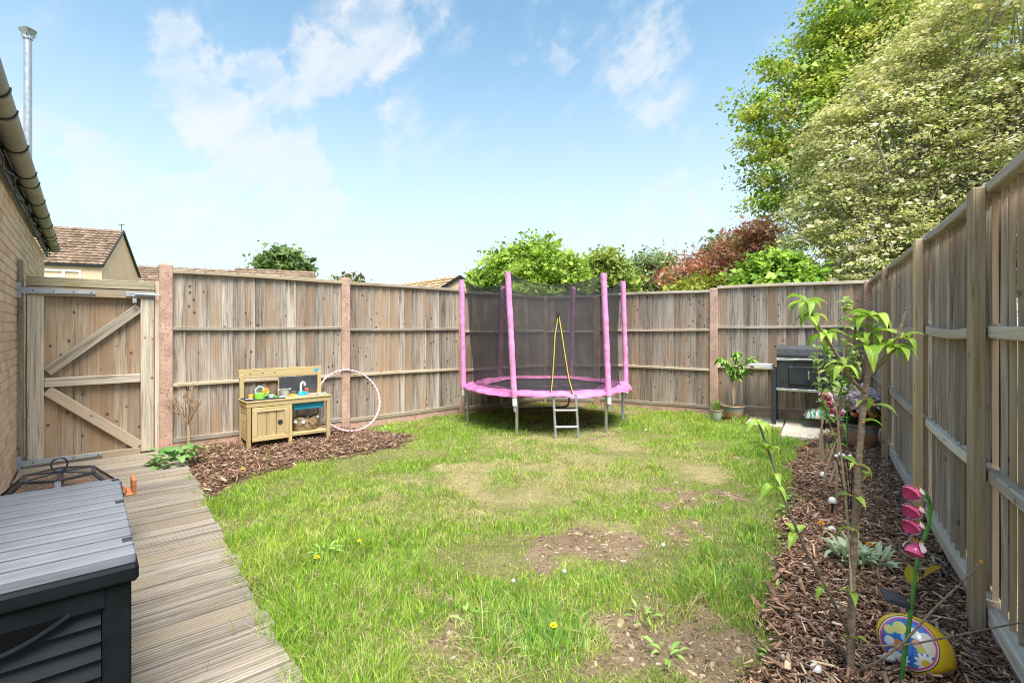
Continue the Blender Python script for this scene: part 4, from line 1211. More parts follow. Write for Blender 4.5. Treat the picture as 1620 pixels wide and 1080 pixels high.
for k in range(6):
    a0, a1 = angs[k], angs[(k + 1) % 6]
    t0 = tp(a0, TR - .045, 1.97) + Vector((tops_dx[k], 0, 0)); t1 = tp(a1, TR - .045, 1.97) + Vector((tops_dx[(k + 1) % 6], 0, 0))
    b0, b1 = tp(a0, 1.03, .535), tp(a1, 1.03, .535)
    nu, nv = 12, 10; vs = []
    for j in range(nv + 1):
        v_ = j / nv
        for i in range(nu + 1):
            u_ = i / nu; s4 = 4 * u_ * (1 - u_)
            pt = t0.lerp(t1, u_); pb = b0.lerp(b1, u_)
            am = a0 + ((a1 - a0) % 360) * u_
            pb = pb.lerp(tp(am, 1.04, .535), .9)
            pt = pt - Vector((0, 0, .125 * s4)) - Vector((pt.x, pt.y, 0)).normalized() * .02 * s4
            p = pb.lerp(pt, v_)
            p -= Vector((p.x, p.y, 0)).normalized() * (.05 * s4 * math.sin(v_ * math.pi) + .008 * math.sin(i * 2.3 + j * 1.1 + k))
            vs.append(p)
    W_ = nu + 1
    no = MB().add(vs, [(j * W_ + i, j * W_ + i + 1, (j + 1) * W_ + i + 1, (j + 1) * W_ + i) for j in range(nv) for i in range(nu)]).build('net_panel', M['net'], tr, smooth=True)
    MB().tube(vs[nv * W_:], .006, 5).build('net_hem', M['mat_black'], no)
    MB().tube(vs[:W_], .012, 5).build('net_hem', M['mat_black'], no)
    if k == 0:
        yz = 6.10
        for path in ([(883, 499), (878, 530), (876.5, 560), (874, 600), (871.5, 624)], [(884, 499), (889, 530), (893.5, 560), (900, 600), (907, 624)]):
            pp = [At(*q, yz - (i * .018)) - TC for i, q in enumerate(path)]
            MB().tube(pp, .0065, 5).build('zip_braid', M['yellow'], no)
            MB().tube([p + Vector((-.011, -.004, 0)) for p in pp], .006, 5).build('zip_edge', M['mat_black'], no)
        MB().bbox(At(883, 496, yz - .02) - TC, (.045, .012, .05), .003).build('zip_tag', M['mat_black'], no)
# ladder
lad = thing('trampoline_ladder', 'two-rung grey metal ladder at the front of the trampoline', 'ladder', tuple(Gd(897, 694)))
lb = lad.location
L0, L1 = At(875.5, 627, 5.99), At(911, 627, 6.0); Fl0, Fl1 = Gd(879.5, 694, -.0), Gd(915.5, 693.5, -.0)
for (a, b2) in ((L0, Fl0), (L1, Fl1)):
    MB().tube([a + Vector((0, .05, .015)), a + Vector((0, .0, .02)), a.lerp(b2, .08), b2 - Vector((0, 0, .03))], .0155, 8).build('side_rail', M['galv'], lad, smooth=True, world=True)
for q in (.33, .72):
    a, b2 = L0.lerp(Fl0, q), L1.lerp(Fl1, q)
    rg = MB().tube([a, a.lerp(b2, .1), a.lerp(b2, .9), b2], [.02, .014, .014, .02], 8).build('rung', M['galv'], lad, smooth=True, world=True)

# ================================================================ toy kitchen
tk = thing('toy_kitchen', 'pale timber outdoor toy kitchen with blackboard against the fence', 'toy kitchen', (-2.81, 5.28, 0), R(41))
KW, KD, KH = .89, .34, .52
mz, mx = M['play_wood_z'], M['play_wood']
for (x, y) in ((.02, .02), (.44, .02), (KW - .02, .02), (.02, KD - .02), (KW - .02, KD - .02)):
    top = KH - .01 if y < .1 else .80
    MB().bbox((x, y, top / 2), (.042, .042, top), .003).build('leg', mz, tk)
for k in range(4):
    MB().bbox((.012, KD / 2, .15 + k * .092), (.016, KD - .085, .086), .003).build('side_board', M['play_wood'], tk)
MB().bbox((.012, KD / 2, .485), (.016, KD - .02, .09), .003).build('side_board', mx, tk)
MB().bbox((KW / 2, .012, KH - .025), (KW + .01, .03, .055), .003).build('front_rail', mx, tk)
MB().bbox((KW / 2 + .0, KD / 2, KH + .004), (KW + .02, KD + .02, .014), .003).build('worktop', mx, tk)
MB().bbox((.20, KD / 2, KH + .016), (.40, KD - .05, .010), .003).build('hob_tray', M['mat_black'], tk)
dr = MB()
for k in range(3): dr.bbox((.10 + k * .098 + .045, -.004, .285), (.094, .014, .27), .003)
door = dr.build('door', mz, tk)
for (c_, d_) in (((.235, -.012, .435), (.375, .02, .05)), ((.235, -.012, .125), (.375, .02, .05)), ((.072, -.012, .28), (.05, .02, .26)), ((.398, -.012, .28), (.05, .02, .26))):
    MB().bbox(c_, d_, .004).build('door_frame', mx if d_[0] > .1 else mz, door)
MB().lathe([(.026, 0), (.026, .004), (.018, .006)], 20, (.33, -.013, .285), Matrix.Rotation(R(90), 3, 'X')).build('finger_hole', M['mat_black'], door)
MB().bbox((.24, KD - .02, .28), (.40, .012, .36), .002).build('back_panel', mz, tk)
MB().bbox((.655, KD / 2, .125), (.41, KD - .03, .016), .003).build('shelf', mx, tk)
MB().bbox((.655, .02, .115), (.40, .018, .03), .003).build('shelf_rail', mx, tk)
MB().bbox((KW / 2, KD - .028, .805), (KW + .02, .018, .10), .004).build('top_board', mx, tk)
bb = MB()
for xx_ in (.10, .23, .36): bb.ball((xx_, KD - .04, .818), .010, 8, (1, .6, 1))
bb.build('peg', mx, tk)
M['blackboard'] = plain('blackboard_slate', (.055, .058, .065), .85, 0, .4, 7, .05)
MB().bbox((.64, KD - .026, .66), (.46, .012, .17), .002).build('blackboard', M['blackboard'], tk)
MB().bbox((.405, KD - .024, .65), (.014, .014, .24), .002).build('blackboard_batten', mz, tk)
M['aqua'] = plain('aqua_plastic', (.03, .36, .52), .4)
M['teal_print'] = plain('blue_sticker', (.06, .36, .62), .5)
MB().bbox((.835, KD - .0385, .81), (.052, .002, .040), .0008).build('sticker', M['teal_print'], tk)
bs = MB(); bs.prism([(0, 0), (.36, 0), (.34, -.075), (.02, -.075)], .24, (.475, .04, KH - .055), (1, 0, 0), (0, 0, 1), (0, 1, 0))
bs.build('basin', M['aqua'], tk)
def onk(x, y, z=KH + .0115):                      # a point on the worktop, in the world
    c_, s_ = math.cos(R(41)), math.sin(R(41))
    return Vector((-2.81 + x * c_ - y * s_, 5.28 + x * s_ + y * c_, z))
TRAY = KH + .0215
M['lime'] = plain('lime_plastic', (.25, .62, .08), .35); M['yellow_p'] = plain('yellow_plastic', (.85, .60, .04), .4)
M['orange_p'] = plain('orange_plastic', (.85, .28, .03), .4); M['mint_p'] = plain('pale_blue_plastic', (.42, .72, .80), .4); M['red_p'] = plain('red_plastic', (.75, .12, .08), .4)
M['pale_mint'] = plain('pale_mint_plastic', (.55, .80, .70), .4); M['lilac_p'] = plain('lilac_plastic', (.60, .42, .72), .4); M['steel'] = plain('steel_pot', (.58, .58, .57), .4, .45)
wc = thing('toy_watering_can', 'lime green toy watering can with blue handle on the toy kitchen', 'toy', tuple(onk(.15, .10, TRAY)), R(41))
MB().lathe([(.050, 0), (.052, .01), (.046, .06), (.03, .068), (.028, .066)], 18).build('body', M['lime'], wc, smooth=True)
MB().tube([(.045, 0, .02), (.085, 0, .05), (.10, 0, .08)], [.012, .009, .015], 8).build('spout', M['lime'], wc, smooth=True)
MB().tube([(-.035, 0, .05), (-.045, 0, .10), (-.01, 0, .135), (.03, 0, .125), (.04, 0, .095)], .009, 7).build('handle', M['mint_p'], wc, smooth=True)
MB().lathe([(.034, 0), (.038, .008), (.034, .016)], 18, (.075, .07, .075), Matrix.Rotation(R(80), 3, 'X')).build('rose', M['orange_p'], wc, smooth=True)
o = MB().lathe([(.024, 0), (.028, .045), (.025, .046), (.022, .006)], 16).build('toy_cup', M['yellow_p'], None, tuple(onk(.08, .17, TRAY)), smooth=True); tag(o, 'small yellow toy cup left of the green watering can', 'toy')
o = MB().lathe([(.034, 0), (.038, .03), (.035, .031), (.03, .006)], 16).build('toy_bowl', M['pale_mint'], None, tuple(onk(.275, .14, TRAY)), smooth=True); tag(o, 'pale mint toy bowl between watering can and steel pot', 'toy')
o = MB().lathe([(.020, 0), (.024, .012), (.016, .016)], 14).build('toy_saucer', M['lime'], None, tuple(onk(.315, .09, TRAY)), smooth=True); tag(o, 'small green toy saucer in front of the mint bowl', 'toy')
pt = thing('toy_pot', 'small steel cooking pot on the toy kitchen worktop', 'toy', tuple(onk(.43, .19, TRAY - .010)), R(41))
MB().lathe([(.046, 0), (.049, .006), (.049, .085), (.053, .088), (.046, .088), (.044, .008)], 20).build('pot_body', M['steel'], pt, smooth=True)
for sg in (-1, 1):
    MB().tube([(sg * .048, -.02, .078), (sg * .072, -.015, .086), (sg * .072, .015, .086), (sg * .048, .02, .078)], .004, 6).build('handle', M['steel'], pt)
ta = thing('toy_tap', 'white toy tap with blue base and red button', 'toy', tuple(onk(.62, .20, KH + .0115)), R(41))
MB().lathe([(.038, 0), (.036, .02), (.022, .045), (.016, .05)], 18).build('base', M['aqua'], ta, smooth=True)
MB().tube([(0, 0, .04), (-.002, 0, .10), (.004, 0, .135), (.02, 0, .152), (.038, 0, .142), (.043, 0, .11)], .013, 9).build('spout', M['white_plastic'], ta, smooth=True)
MB().lathe([(.02, 0), (.022, .03), (.018, .034)], 14, (.065, 0, .045)).build('button', M['red_p'], ta, smooth=True)
MB().bbox((.055, 0, .02), (.05, .05, .04), .006).build('pump_body', M['aqua'], ta)
for (nm, lb_, mt_, x, y, sh) in (('toy_plate', 'lilac toy plate at the left edge of the worktop', 'lilac_p', .045, .09, .04), ('toy_plate', 'white toy plate in front of the steel pot', 'white_plastic', .37, .07, .035), ('toy_lemon', 'yellow toy lemon right of the steel pot', 'yellow_p', .505, .13, .02), ('toy_spoon', 'pink toy spoon in front of the tap', 'pink', .70, .10, .0), ('toy_spoon', 'mint toy spade at the right end of the worktop', 'pale_mint', .80, .14, .0)):
    zt_ = TRAY if x < .4 else KH + .0115
    if sh > .03: o = MB().lathe([(sh * .7, 0), (sh, .008), (sh * .95, .01), (sh * .6, .004)], 16).build(nm, M[mt_], None, tuple(onk(x, y, zt_)), smooth=True)
    elif sh > 0: o = MB().ball((0, 0, sh * .8), sh, 10, (1.35, 1, .8)).build(nm, M[mt_], None, tuple(onk(x, y, zt_)), smooth=True)
    else:
        o = MB().tube([(-.05, 0, .008), (.02, 0, .008), (.05, .01, .012)], [.006, .006, .005], 6).ball((.065, .012, .012), .022, 8, (1.2, .9, .35)).build(nm, M[mt_], None, tuple(onk(x, y, zt_)), (0, 0, R(20)), smooth=True)
    tag(o, lb_, 'toy')
# basket on the shelf
m, t = new_mat('woven_seagrass')
co = t.n('ShaderNodeTexCoord').outputs['Object']
wv_ = t.n('ShaderNodeTexWave', {'Vector': co, 'Scale': 22.0, 'Distortion': 3.0, 'Detail': 2.0, 'Detail Scale': 8.0}, bands_direction='Z').outputs['Fac']
n = t.noise(co, 60, 3)
finish(t, t.ramp(t.math('ADD', t.math('MULTIPLY', wv_, .5), t.math('MULTIPLY', n, .5)), [(.25, (.28, .18, .09)), (.75, (.60, .45, .28))]), .9, wv_, .8, .01, 0, .2)
M['basket'] = m
bkp = onk(.655, .16, .134)
bkt = thing('basket', 'woven seagrass basket with white pompoms on the kitchen shelf', 'basket', tuple(bkp), R(41))
bp = MB(); rows_ = [(.105, 0), (.118, .03), (.125, .07), (.128, .11), (.124, .15), (.119, .148), (.12, .10), (.11, .02), (.1, .008)]
bp.lathe(rows_, 28)
bp.v = [(x * 1.15, y * .85, z + (.012 * math.sin(5 * math.atan2(y, x)) if z > .13 else 0)) for x, y, z in bp.v]
bp.build('basket_body', M['basket'], bkt, smooth=True)
M['pompom'] = plain('white_wool', (.84, .83, .81), .95, 0, .1, 40, .8, .1, 90)
for (x, y, z) in ((-.125, -.05, .105), (-.055, -.10, .10), (.125, -.04, .135), (-.13, .04, .12), (.06, .10, .12)):
    MB().ball((x, y, z), .022, 8).build('pompom', M['pompom'], bkt, smooth=True)
MB().tube([(.0, -.112, .115), (.03, -.125, .08), (.065, -.118, .08), (.095, -.095, .115)], .007, 6).build('handle', M['basket'], bkt, smooth=True)

# ================================================================ hula hoop
m, t = new_mat('pink_white_hoop')
co = t.n('ShaderNodeTexCoord').outputs['Object']
s_ = t.n('ShaderNodeSeparateXYZ', {0: co})
an_ = t.math('ARCTAN2', s_.outputs[2], s_.outputs[0])
st_ = t.math('SINE', t.math('MULTIPLY', an_, 46.0))
finish(t, t.mix(t.smooth(st_, -.3, .3), (.86, .74, .76), (.86, .36, .50)), .35, None, 0, 0, 0, .5)
hb = Vector((-1.95, 6.18, .045)); Nf = Vector((U.y, -U.x, 0))
hd = (rel_ := None)
dist_f = (hb - P262).dot(Nf)
lean = math.asin(min(.9, (dist_f - .065) / .80))
hoop = MB().tube([(.40 * math.cos(2 * math.pi * k / 72), 0, .40 * math.sin(2 * math.pi * k / 72)) for k in range(72)], .0115, 8, closed=True)
ctr = hb + (Vector((0, 0, 1)) * math.cos(lean) - Nf * math.sin(lean)) * .40
o = hoop.build('hula_hoop', m, None, tuple(ctr), smooth=True)
o.rotation_mode = 'XYZ'
o.rotation_euler = (Matrix((U, (Nf * -1 * math.cos(lean) - Vector((0, 0, 1)) * math.sin(lean)), (Vector((0, 0, 1)) * math.cos(lean) - Nf * math.sin(lean)))).transposed()).to_euler()
tag(o, 'pink and white striped hula hoop leaning on the fence', 'hula hoop')

# ================================================================ storage box
M['resin'] = plain('charcoal_resin', (.007, .008, .010), .65, 0, .5, 7, .25, .14, 45)
def resin_grain(name, col, axis):
    m, t = new_mat(name)
    co = t.n('ShaderNodeTexCoord').outputs['Object']
    s3 = [70, 70, 70]; s3['XYZ'.index(axis)] = 4
    n = t.noise(t.scale(co, tuple(s3)), 1, 5, .65, .5); n2 = t.noise(co, 5, 4)
    c = t.ramp(t.math('ADD', t.math('MULTIPLY', n, .6), t.math('MULTIPLY', n2, .4)), [(.35, tuple(q * .72 for q in col)), (.65, tuple(q * 1.25 for q in col))])
    finish(t, c, t.smooth(n, .3, .7, .55, .75), n, .4, .003, 0, .25)
    return m
M['recess_shade'] = plain('painted_recess_shade', (.004, .004, .005), .95, 0, .1, 9, .0, .05)  # near-black colour stands in for the shade inside the handle recess
M['resin_lid'] = resin_grain('grey_resin_lid', (.185, .19, .215), 'Y')
M['resin_board'] = resin_grain('charcoal_resin_board', (.008, .009, .012), 'Y')
X0, X1, Y0, Y1 = 7.75, 8.625, .02, .56
bx = thing('storage_box', 'charcoal resin storage box with grey slatted lid at left foreground', 'storage box', tuple(wl((X0 + X1) / 2, (Y0 + Y1) / 2, .04)), A_W)
LX, LY, BH = X1 - X0, Y1 - Y0, .60
MB().bbox((0, 0, BH / 2), (LX - .05, LY - .05, BH), .006).build('carcass', M['resin'], bx)
for sx in (-1, 1):
    for sy in (-1, 1):
        MB().bbox((sx * (LX / 2 - .035), sy * (LY / 2 - .03), BH / 2), (.07, .06, BH), .006).build('corner_post', M['resin'], bx)
for k in range(12):
    z = .035 + k * .0445
    for face in (0, 1):
        b = MB()
        if face == 0:      # front, towards the viewer
            xf = LX / 2 - .020; y0_, y1_ = -LY / 2 + .062, LY / 2 - .062
            b.add([(xf, y0_, z - .021), (xf + .016, y0_, z - .019), (xf - .004, y0_, z + .0225), (xf - .012, y0_, z + .0225), (xf, y1_, z - .021), (xf + .016, y1_, z - .019), (xf - .004, y1_, z + .0225), (xf - .012, y1_, z + .0225)],
                  [(0, 1, 2, 3), (7, 6, 5, 4), (1, 5, 6, 2), (0, 4, 5, 1), (2, 6, 7, 3), (3, 7, 4, 0)])
        else:
            yf = LY / 2 - .020; x0_, x1_ = -LX / 2 + .072, LX / 2 - .072
            b.add([(x0_, yf, z - .021), (x0_, yf + .016, z - .019), (x0_, yf - .004, z + .0225), (x0_, yf - .012, z + .0225), (x1_, yf, z - .021), (x1_, yf + .016, z - .019), (x1_, yf - .004, z + .0225), (x1_, yf - .012, z + .0225)],
                  [(3, 2, 1, 0), (4, 5, 6, 7), (1, 2, 6, 5), (0, 1, 5, 4), (2, 3, 7, 6), (3, 0, 4, 7)])
        b.build('louvre', M['resin_board'], bx)
MB().bbox((LX / 2 - .012, 0, BH - .028), (.03, LY - .1, .055), .005).build('top_rail', M['resin'], bx)
MB().bbox((LX / 2 - .013, 0, .01), (.03, LY - .1, .03), .004).build('bottom_rail', M['resin'], bx)
hr = MB()
hpts = [(LX / 2 + .004, -.15 + .30 * i / 14, BH - .045 - .055 * math.sin(math.pi * i / 14)) for i in range(15)]
hr.tube(hpts, .0065, 8)
ho = hr.build('handle', M['resin'], bx, smooth=True)
hv = MB().add([(LX / 2 + .0045, -.15, BH - .045)] + [(LX / 2 - .0005 + .004, p[1], p[2]) for p in hpts], [(0, i + 1, i) for i in range(1, 15)]).build('handle_recess_shade', M['recess_shade'], ho)  # flat dark sheet over the top rail, recess shade put in as colour
lid = MB()
lid.bbox((0, 0, BH + .022), (LX + .03, LY + .03, .045), .008)
lo_ = lid.build('lid', M['resin'], bx)
ns = 11; sp_ = (LX + .012) / ns
for k in range(ns):
    xx_ = -(LX + .012) / 2 + (k + .5) * sp_
    MB().bbox((xx_, 0, BH + .056), (sp_ - .019, LY + .02, .030), .004).build('lid_slat', M['resin_lid'], lo_)
for k in (0, 4, 9):
    xx_ = -(LX + .012) / 2 + (k + .5) * sp_
    MB().bbox((xx_, LY / 2 - .004, BH + .066), (.038, .024, .012), .002).build('lid_clip', M['mat_black'], lo_)

# ================================================================ fire pit
m, t = new_mat('rusty_wire_mesh')
co = t.n('ShaderNodeTexCoord').outputs['UV']
ob = t.n('ShaderNodeTexCoord').outputs['Object']
sx_ = t.n('ShaderNodeSeparateXYZ', {0: t.scale(co, (1, 1, 1))})
fa = t.math('ABSOLUTE', t.math('SINE', t.math('MULTIPLY', t.math('ADD', sx_.outputs[0], sx_.outputs[1]), math.pi / .013)))
fb = t.math('ABSOLUTE', t.math('SINE', t.math('MULTIPLY', t.math('SUBTRACT', sx_.outputs[0], sx_.outputs[1]), math.pi / .013)))
wire = t.math('MAXIMUM', t.math('LESS_THAN', fa, .38), t.math('LESS_THAN', fb, .38))
finish(t, t.ramp(t.noise(ob, 9, 3), [(.4, (.10, .07, .05)), (.65, (.34, .15, .07))]), .7, None, 0, 0, .2, .3, alpha=wire)
M['wire'] = m
M['fp_black'] = plain('weathered_black_steel', (.06, .065, .08), .42, .5, .5, 12, .15)
M['rust'] = plain('orange_rusted_steel', (.62, .24, .10), .7, 0, .3, 14, .3)
FP = Vector((-2.49, 2.74, .04))
fp = thing('fire_pit', 'black fire pit with rusty mesh dome lid behind the storage box', 'fire pit', tuple(FP), A_U)
def hx(r, z, k): a = R(60 * k + 30); return Vector((r * math.cos(a), r * math.sin(a), z))
rb_, rt_, zb_, zt_ = .305, .165, .33, .465
for k in range(6):
    a0, a1, c1, c0 = hx(rb_, zb_, k), hx(rb_, zb_, k + 1), hx(rt_, zt_, k + 1), hx(rt_, zt_, k)
    b = MB().add([a0, a1, c1, c0], [(0, 1, 2, 3)])
    o = b.build('mesh_side', M['wire'], fp)
    uv = o.data.uv_layers.new(name='UV'); Ls = (a1 - a0).length; Hs = (c0 - a0).length
    for i_, q in enumerate(((0, 0), (Ls, 0), (Ls * .75, Hs), (Ls * .25, Hs))): uv.data[i_].uv = q
    b = MB().add([hx(rt_, zt_, k), hx(rt_, zt_, k + 1), Vector((0, 0, zt_ + .012))], [(0, 1, 2)])
    o = b.build('mesh_top', M['wire'], fp); uv = o.data.uv_layers.new(name='UV')
    for i_, q in enumerate(((0, 0), (rt_, 0), (rt_ / 2, rt_ * .87))): uv.data[i_].uv = q
    MB().beam(a0, c0, .024, .008, up=(0, 0, 1)).build('rib', M['fp_black'], fp)
    MB().beam(c0, c1, .020, .010).build('top_frame', M['fp_black'], fp)
    MB().beam(a0, a1, .022, .012).build('bottom_frame', M['fp_black'], fp)
    MB().beam(c0, Vector((0, 0, zt_ + .014)), .016, .006).build('top_spoke', M['fp_black'], fp)
MB().lathe([(.03, zt_ + .010), (.03, zt_ + .022)], 14).build('top_plate', M['fp_black'], fp)
MB().tube([(.034 * math.cos(2 * math.pi * k / 20), 0, zt_ + .055 + .034 * math.sin(2 * math.pi * k / 20)) for k in range(20)], .0045, 6, closed=True).build('ring_handle', M['fp_black'], fp)
MB().lathe([(.10, .12), (.22, .17), (.28, .28), (.295, .325), (.29, .318), (.27, .28), (.21, .18), (.09, .13)], 24).build('bowl', M['rust'], fp, smooth=True)
for k in range(4):
    a = R(45 + 90 * k); MB().tube([(.28 * math.cos(a), .28 * math.sin(a), .30), (.30 * math.cos(a), .30 * math.sin(a), .0)], .014, 6).build('leg', M['fp_black'], fp)
hnd = MB()
hnd.bbox((.325, -.0, .345), (.022, .15, .095), .008)
hnd.bbox((.30, .0, .305), (.07, .15, .012), .004)
hnd.build('side_handle', M['rust'], fp)

# ================================================================ barbecue
M['bbq'] = plain('matt_black_steel', (.050, .052, .058), .5, .2, .25, 8, .1)
M['chrome'] = plain('worn_chrome', (.72, .70, .67), .3, .8, .15, 10)
M['grey_shelf'] = plain('pale_grey_shelf', (.62, .62, .61), .5)
bq = thing('barbecue', 'black charcoal barbecue on a cart in the back right corner', 'barbecue', (3.52, 6.70, .03), a_b)
for (x, y) in ((.0, .0), (.0, .40)):
    MB().bbox((x, y, .37), (.055, .035, .74), .004).build('leg', M['bbq'], bq)
for (x, y) in ((.80, .0), (.80, .40)):
    MB().bbox((x, y, .41), (.055, .035, .66), .004).build('leg', M['bbq'], bq)
    w_ = MB().lathe([(.03, -.018), (.085, -.016), (.092, 0), (.085, .016), (.03, .018)], 20, (x + .045, y, .092), Matrix.Rotation(R(90), 3, 'Y')).build('wheel', M['mat_black'], bq, smooth=True)
    MB().lathe([(.05, -.020), (.052, .02)], 16, (x + .045, y, .092), Matrix.Rotation(R(90), 3, 'Y')).build('hub', M['grey_shelf'], w_)
MB().bbox((.60, .2, .115), (.40, .36, .012), .003).build('lower_shelf', M['bbq'], bq)
fb_ = MB()
prof_b = [(.0, .47), (.0, .80), (.0, .86), (.42, .86), (.42, .47), (.36, .45), (.06, .45)]
fb_.prism(prof_b, .74, (.035, -.005, 0), (0, 1, 0), (0, 0, 1), (1, 0, 0))
fbx = fb_.build('firebox', M['bbq'], bq)
pl_ = [(0, .88), (.0, .93), (.03, 1.01), (.08, 1.055), (.34, 1.055), (.40, 1.01), (.42, .93), (.42, .88)]
ldo = MB().prism(pl_, .74, (.035, -.005, 0), (0, 1, 0), (0, 0, 1), (1, 0, 0)).build('lid', M['bbq'], bq)
MB().bbox((.405, -.010, .872), (.745, .016, .03), .003).build('trim', M['chrome'], fbx)
MB().bbox((.405, -.010, .472), (.745, .016, .03), .003).build('trim', M['chrome'], fbx)
MB().bbox((.42, -.055, .862), (.36, .03, .022), .006).build('lid_handle', M['mat_black'], ldo)
for x in (.27, .57): MB().bbox((x, -.03, .865), (.02, .05, .018), .003).build('handle_bracket', M['chrome'], ldo)
MB().bbox((.10, .018, .985), (.075, .003, .012), .001, Matrix.Rotation(R(-22), 3, 'X')).build('maker_plate', M['white_plastic'], ldo)
dn = MB().bbox((.405, -.012, .665), (.46, .012, .24), .012).build('ash_door', M['bbq'], fbx)
MB().tube([(.405, -.032, .73), (.405, -.036, .70), (.405, -.036, .62)], .011, 8).build('door_handle', M['chrome'], dn)
MB().prism([(-.34, .775), (-.30, .79), (-.02, .79), (-.02, .735), (-.10, .745)], .30, (0, .06, 0), (1, 0, 0), (0, 0, 1), (0, 1, 0)).build('side_shelf', M['grey_shelf'], bq)
# bag on its shelf
m, t = new_mat('printed_plastic_bag')
co = t.n('ShaderNodeTexCoord').outputs['Object']
n = t.noise(co, 7, 4, .6, 1.5)
stp = t.n('ShaderNodeTexWave', {'Vector': co, 'Scale': 5.0, 'Distortion': 12.0, 'Detail': 3.0}, bands_direction='X').outputs['Fac']
finish(t, t.ramp(t.math('ADD', t.math('MULTIPLY', n, .5), t.math('MULTIPLY', stp, .5)), [(.28, (.03, .32, .22)), (.42, (.10, .42, .30)), (.5, (.78, .76, .70)), (.62, (.70, .45, .30)), (.75, (.45, .20, .10))], 'CONSTANT'), .3, n, .5, .02, 0, .5)
cbq, sbq = math.cos(a_b), math.sin(a_b)
def onq(x, y, z): return Vector((3.52 + x * cbq - y * sbq, 6.70 + x * sbq + y * cbq, z + .03))
bgm = MB(); nu, nv = 18, 12; vs = []
rs2 = random.Random(3)
for j in range(nv + 1):
    for i in range(nu + 1):
        u_, v_ = i / nu * 2 - 1, j / nv * 2 - 1
        th_ = max(0, (1 - u_ ** 4) * (1 - v_ ** 4)) ** .5
        vs.append((u_ * .23, v_ * .15, .004 + .10 * th_ * (1 + .25 * math.sin(u_ * 9 + v_ * 5) * .5) + rs2.uniform(0, .006)))
W_ = nu + 1
bgm.add(vs, [(j * W_ + i, j * W_ + i + 1, (j + 1) * W_ + i + 1, (j + 1) * W_ + i) for j in range(nv) for i in range(nu)])
bgm.add([(p[0], p[1], .001) for p in vs[:W_]] + [(p[0], p[1], .001) for p in vs[-W_:]], [(i, W_ + i, W_ + i + 1, i + 1) for i in range(nu)])
o = bgm.build('charcoal_bag', m, None, tuple(onq(.58, .10, .121)), (0, 0, a_b + R(8)), smooth=True)
tag(o, 'green and brown printed plastic bag on the barbecue shelf', 'bag')

# ================================================================ plants
def leaf_mesh(L, Wd, cup=.18, droop=.35, seg=5, tip=1.0, name='leaf'):
    vs, fs = [], []
    for i in range(seg + 1):
        t_ = i / seg
        w_ = Wd * .5 * (math.sin(math.pi * min(1, t_ ** .8)) ** .8 if 0 < t_ < 1 else 0.02)
        x = L * t_; z = L * (.22 * math.sin(t_ * math.pi * .6) - droop * t_ * t_)
        x -= droop * L * .25 * t_ ** 2
        vs += [(x, -w_, z + cup * w_ * 1.6), (x, 0, z), (x, w_, z + cup * w_ * 1.6)]
    for i in range(seg):
        a = i * 3
        fs += [(a, a + 3, a + 4, a + 1), (a + 1, a + 4, a + 5, a + 2)]
    return MB().add(vs, fs)
def solid_leaf(name, c0, c1, trans=.3, vein=None):
    m, t = new_mat(name)
    co = t.n('ShaderNodeTexCoord').outputs['Object']
    rnd = t.n('ShaderNodeObjectInfo').outputs['Random']
    n = t.noise(co, 55, 4, .6)
    c = t.mix(t.smooth(t.math('ADD', t.math('MULTIPLY', n, .5), t.math('MULTIPLY', rnd, .5)), .2, .8), c0, c1)
    yy_ = t.n('ShaderNodeSeparateXYZ', {0: co}).outputs[1]
    xx_ = t.n('ShaderNodeSeparateXYZ', {0: co}).outputs[0]
    rib = t.smooth(t.math('ABSOLUTE', yy_), .0022, .0006)
    side = t.smooth(t.math('SINE', t.math('MULTIPLY', t.math('SUBTRACT', xx_, t.math('ABSOLUTE', yy_)), 620.0)), .82, 1.0)
    vn = t.math('MAXIMUM', rib, t.math('MULTIPLY', side, .45))
    c = t.mix(t.math('MULTIPLY', vn, .55), c, vein or tuple(min(1, q * 1.5) for q in c1))
    b_ = t.n('ShaderNodeBsdfPrincipled', {'Base Color': c, 'Roughness': .42, 'Specular IOR Level': .4, 'Normal': t.n('ShaderNodeBump', {'Height': t.math('SUBTRACT', n, vn), 'Strength': .35, 'Distance': .003}).outputs[0]})
    tr_ = t.n('ShaderNodeBsdfTranslucent', {'Color': c})
    t.n('ShaderNodeOutputMaterial', {'Surface': t.n('ShaderNodeMixShader', {0: trans, 1: b_.outputs[0], 2: tr_.outputs[0]}).outputs[0]})
    return m
M['cherry_leaf'] = solid_leaf('cherry_leaf', (.23, .40, .04), (.44, .60, .11), .40)
M['pear_leaf'] = solid_leaf('pear_leaf', (.30, .46, .10), (.48, .60, .20), .45)
M['bergenia'] = solid_leaf('broad_green_leaf', (.10, .26, .05), (.22, .42, .10), .2, (.42, .58, .28))
M['silver_leaf'] = solid_leaf('silver_green_leaf', (.40, .50, .28), (.60, .68, .46), .2)
M['weed_leaf'] = solid_leaf('weed_leaf', (.20, .38, .06), (.34, .52, .12), .3)
M['pot_leaf'] = solid_leaf('shrub_leaf', (.14, .30, .04), (.32, .50, .10), .3)
M['dark_leaf'] = solid_leaf('dark_green_leaf', (.05, .13, .03), (.12, .24, .06), .15)
M['bud'] = plain('orange_bud_scale', (.62, .28, .07), .6)
cherry_lv = [leaf_mesh(.092, .038, .30, d_).mesh('cherry_leaf', M['cherry_leaf'], True) for d_ in (.3, .6, .9)]
pear_lv = [leaf_mesh(.060, .036, .25, d_).mesh('pear_leaf', M['pear_leaf'], True) for d_ in (.2, .5)]
def put_leaf(meshes, parent, p, yaw, pitch, sc, roll=0.0, nm='leaf'):
    o = place(random.choice(meshes), nm, parent, tuple(p), (roll, -pitch, yaw), (sc, sc, sc))
    return o

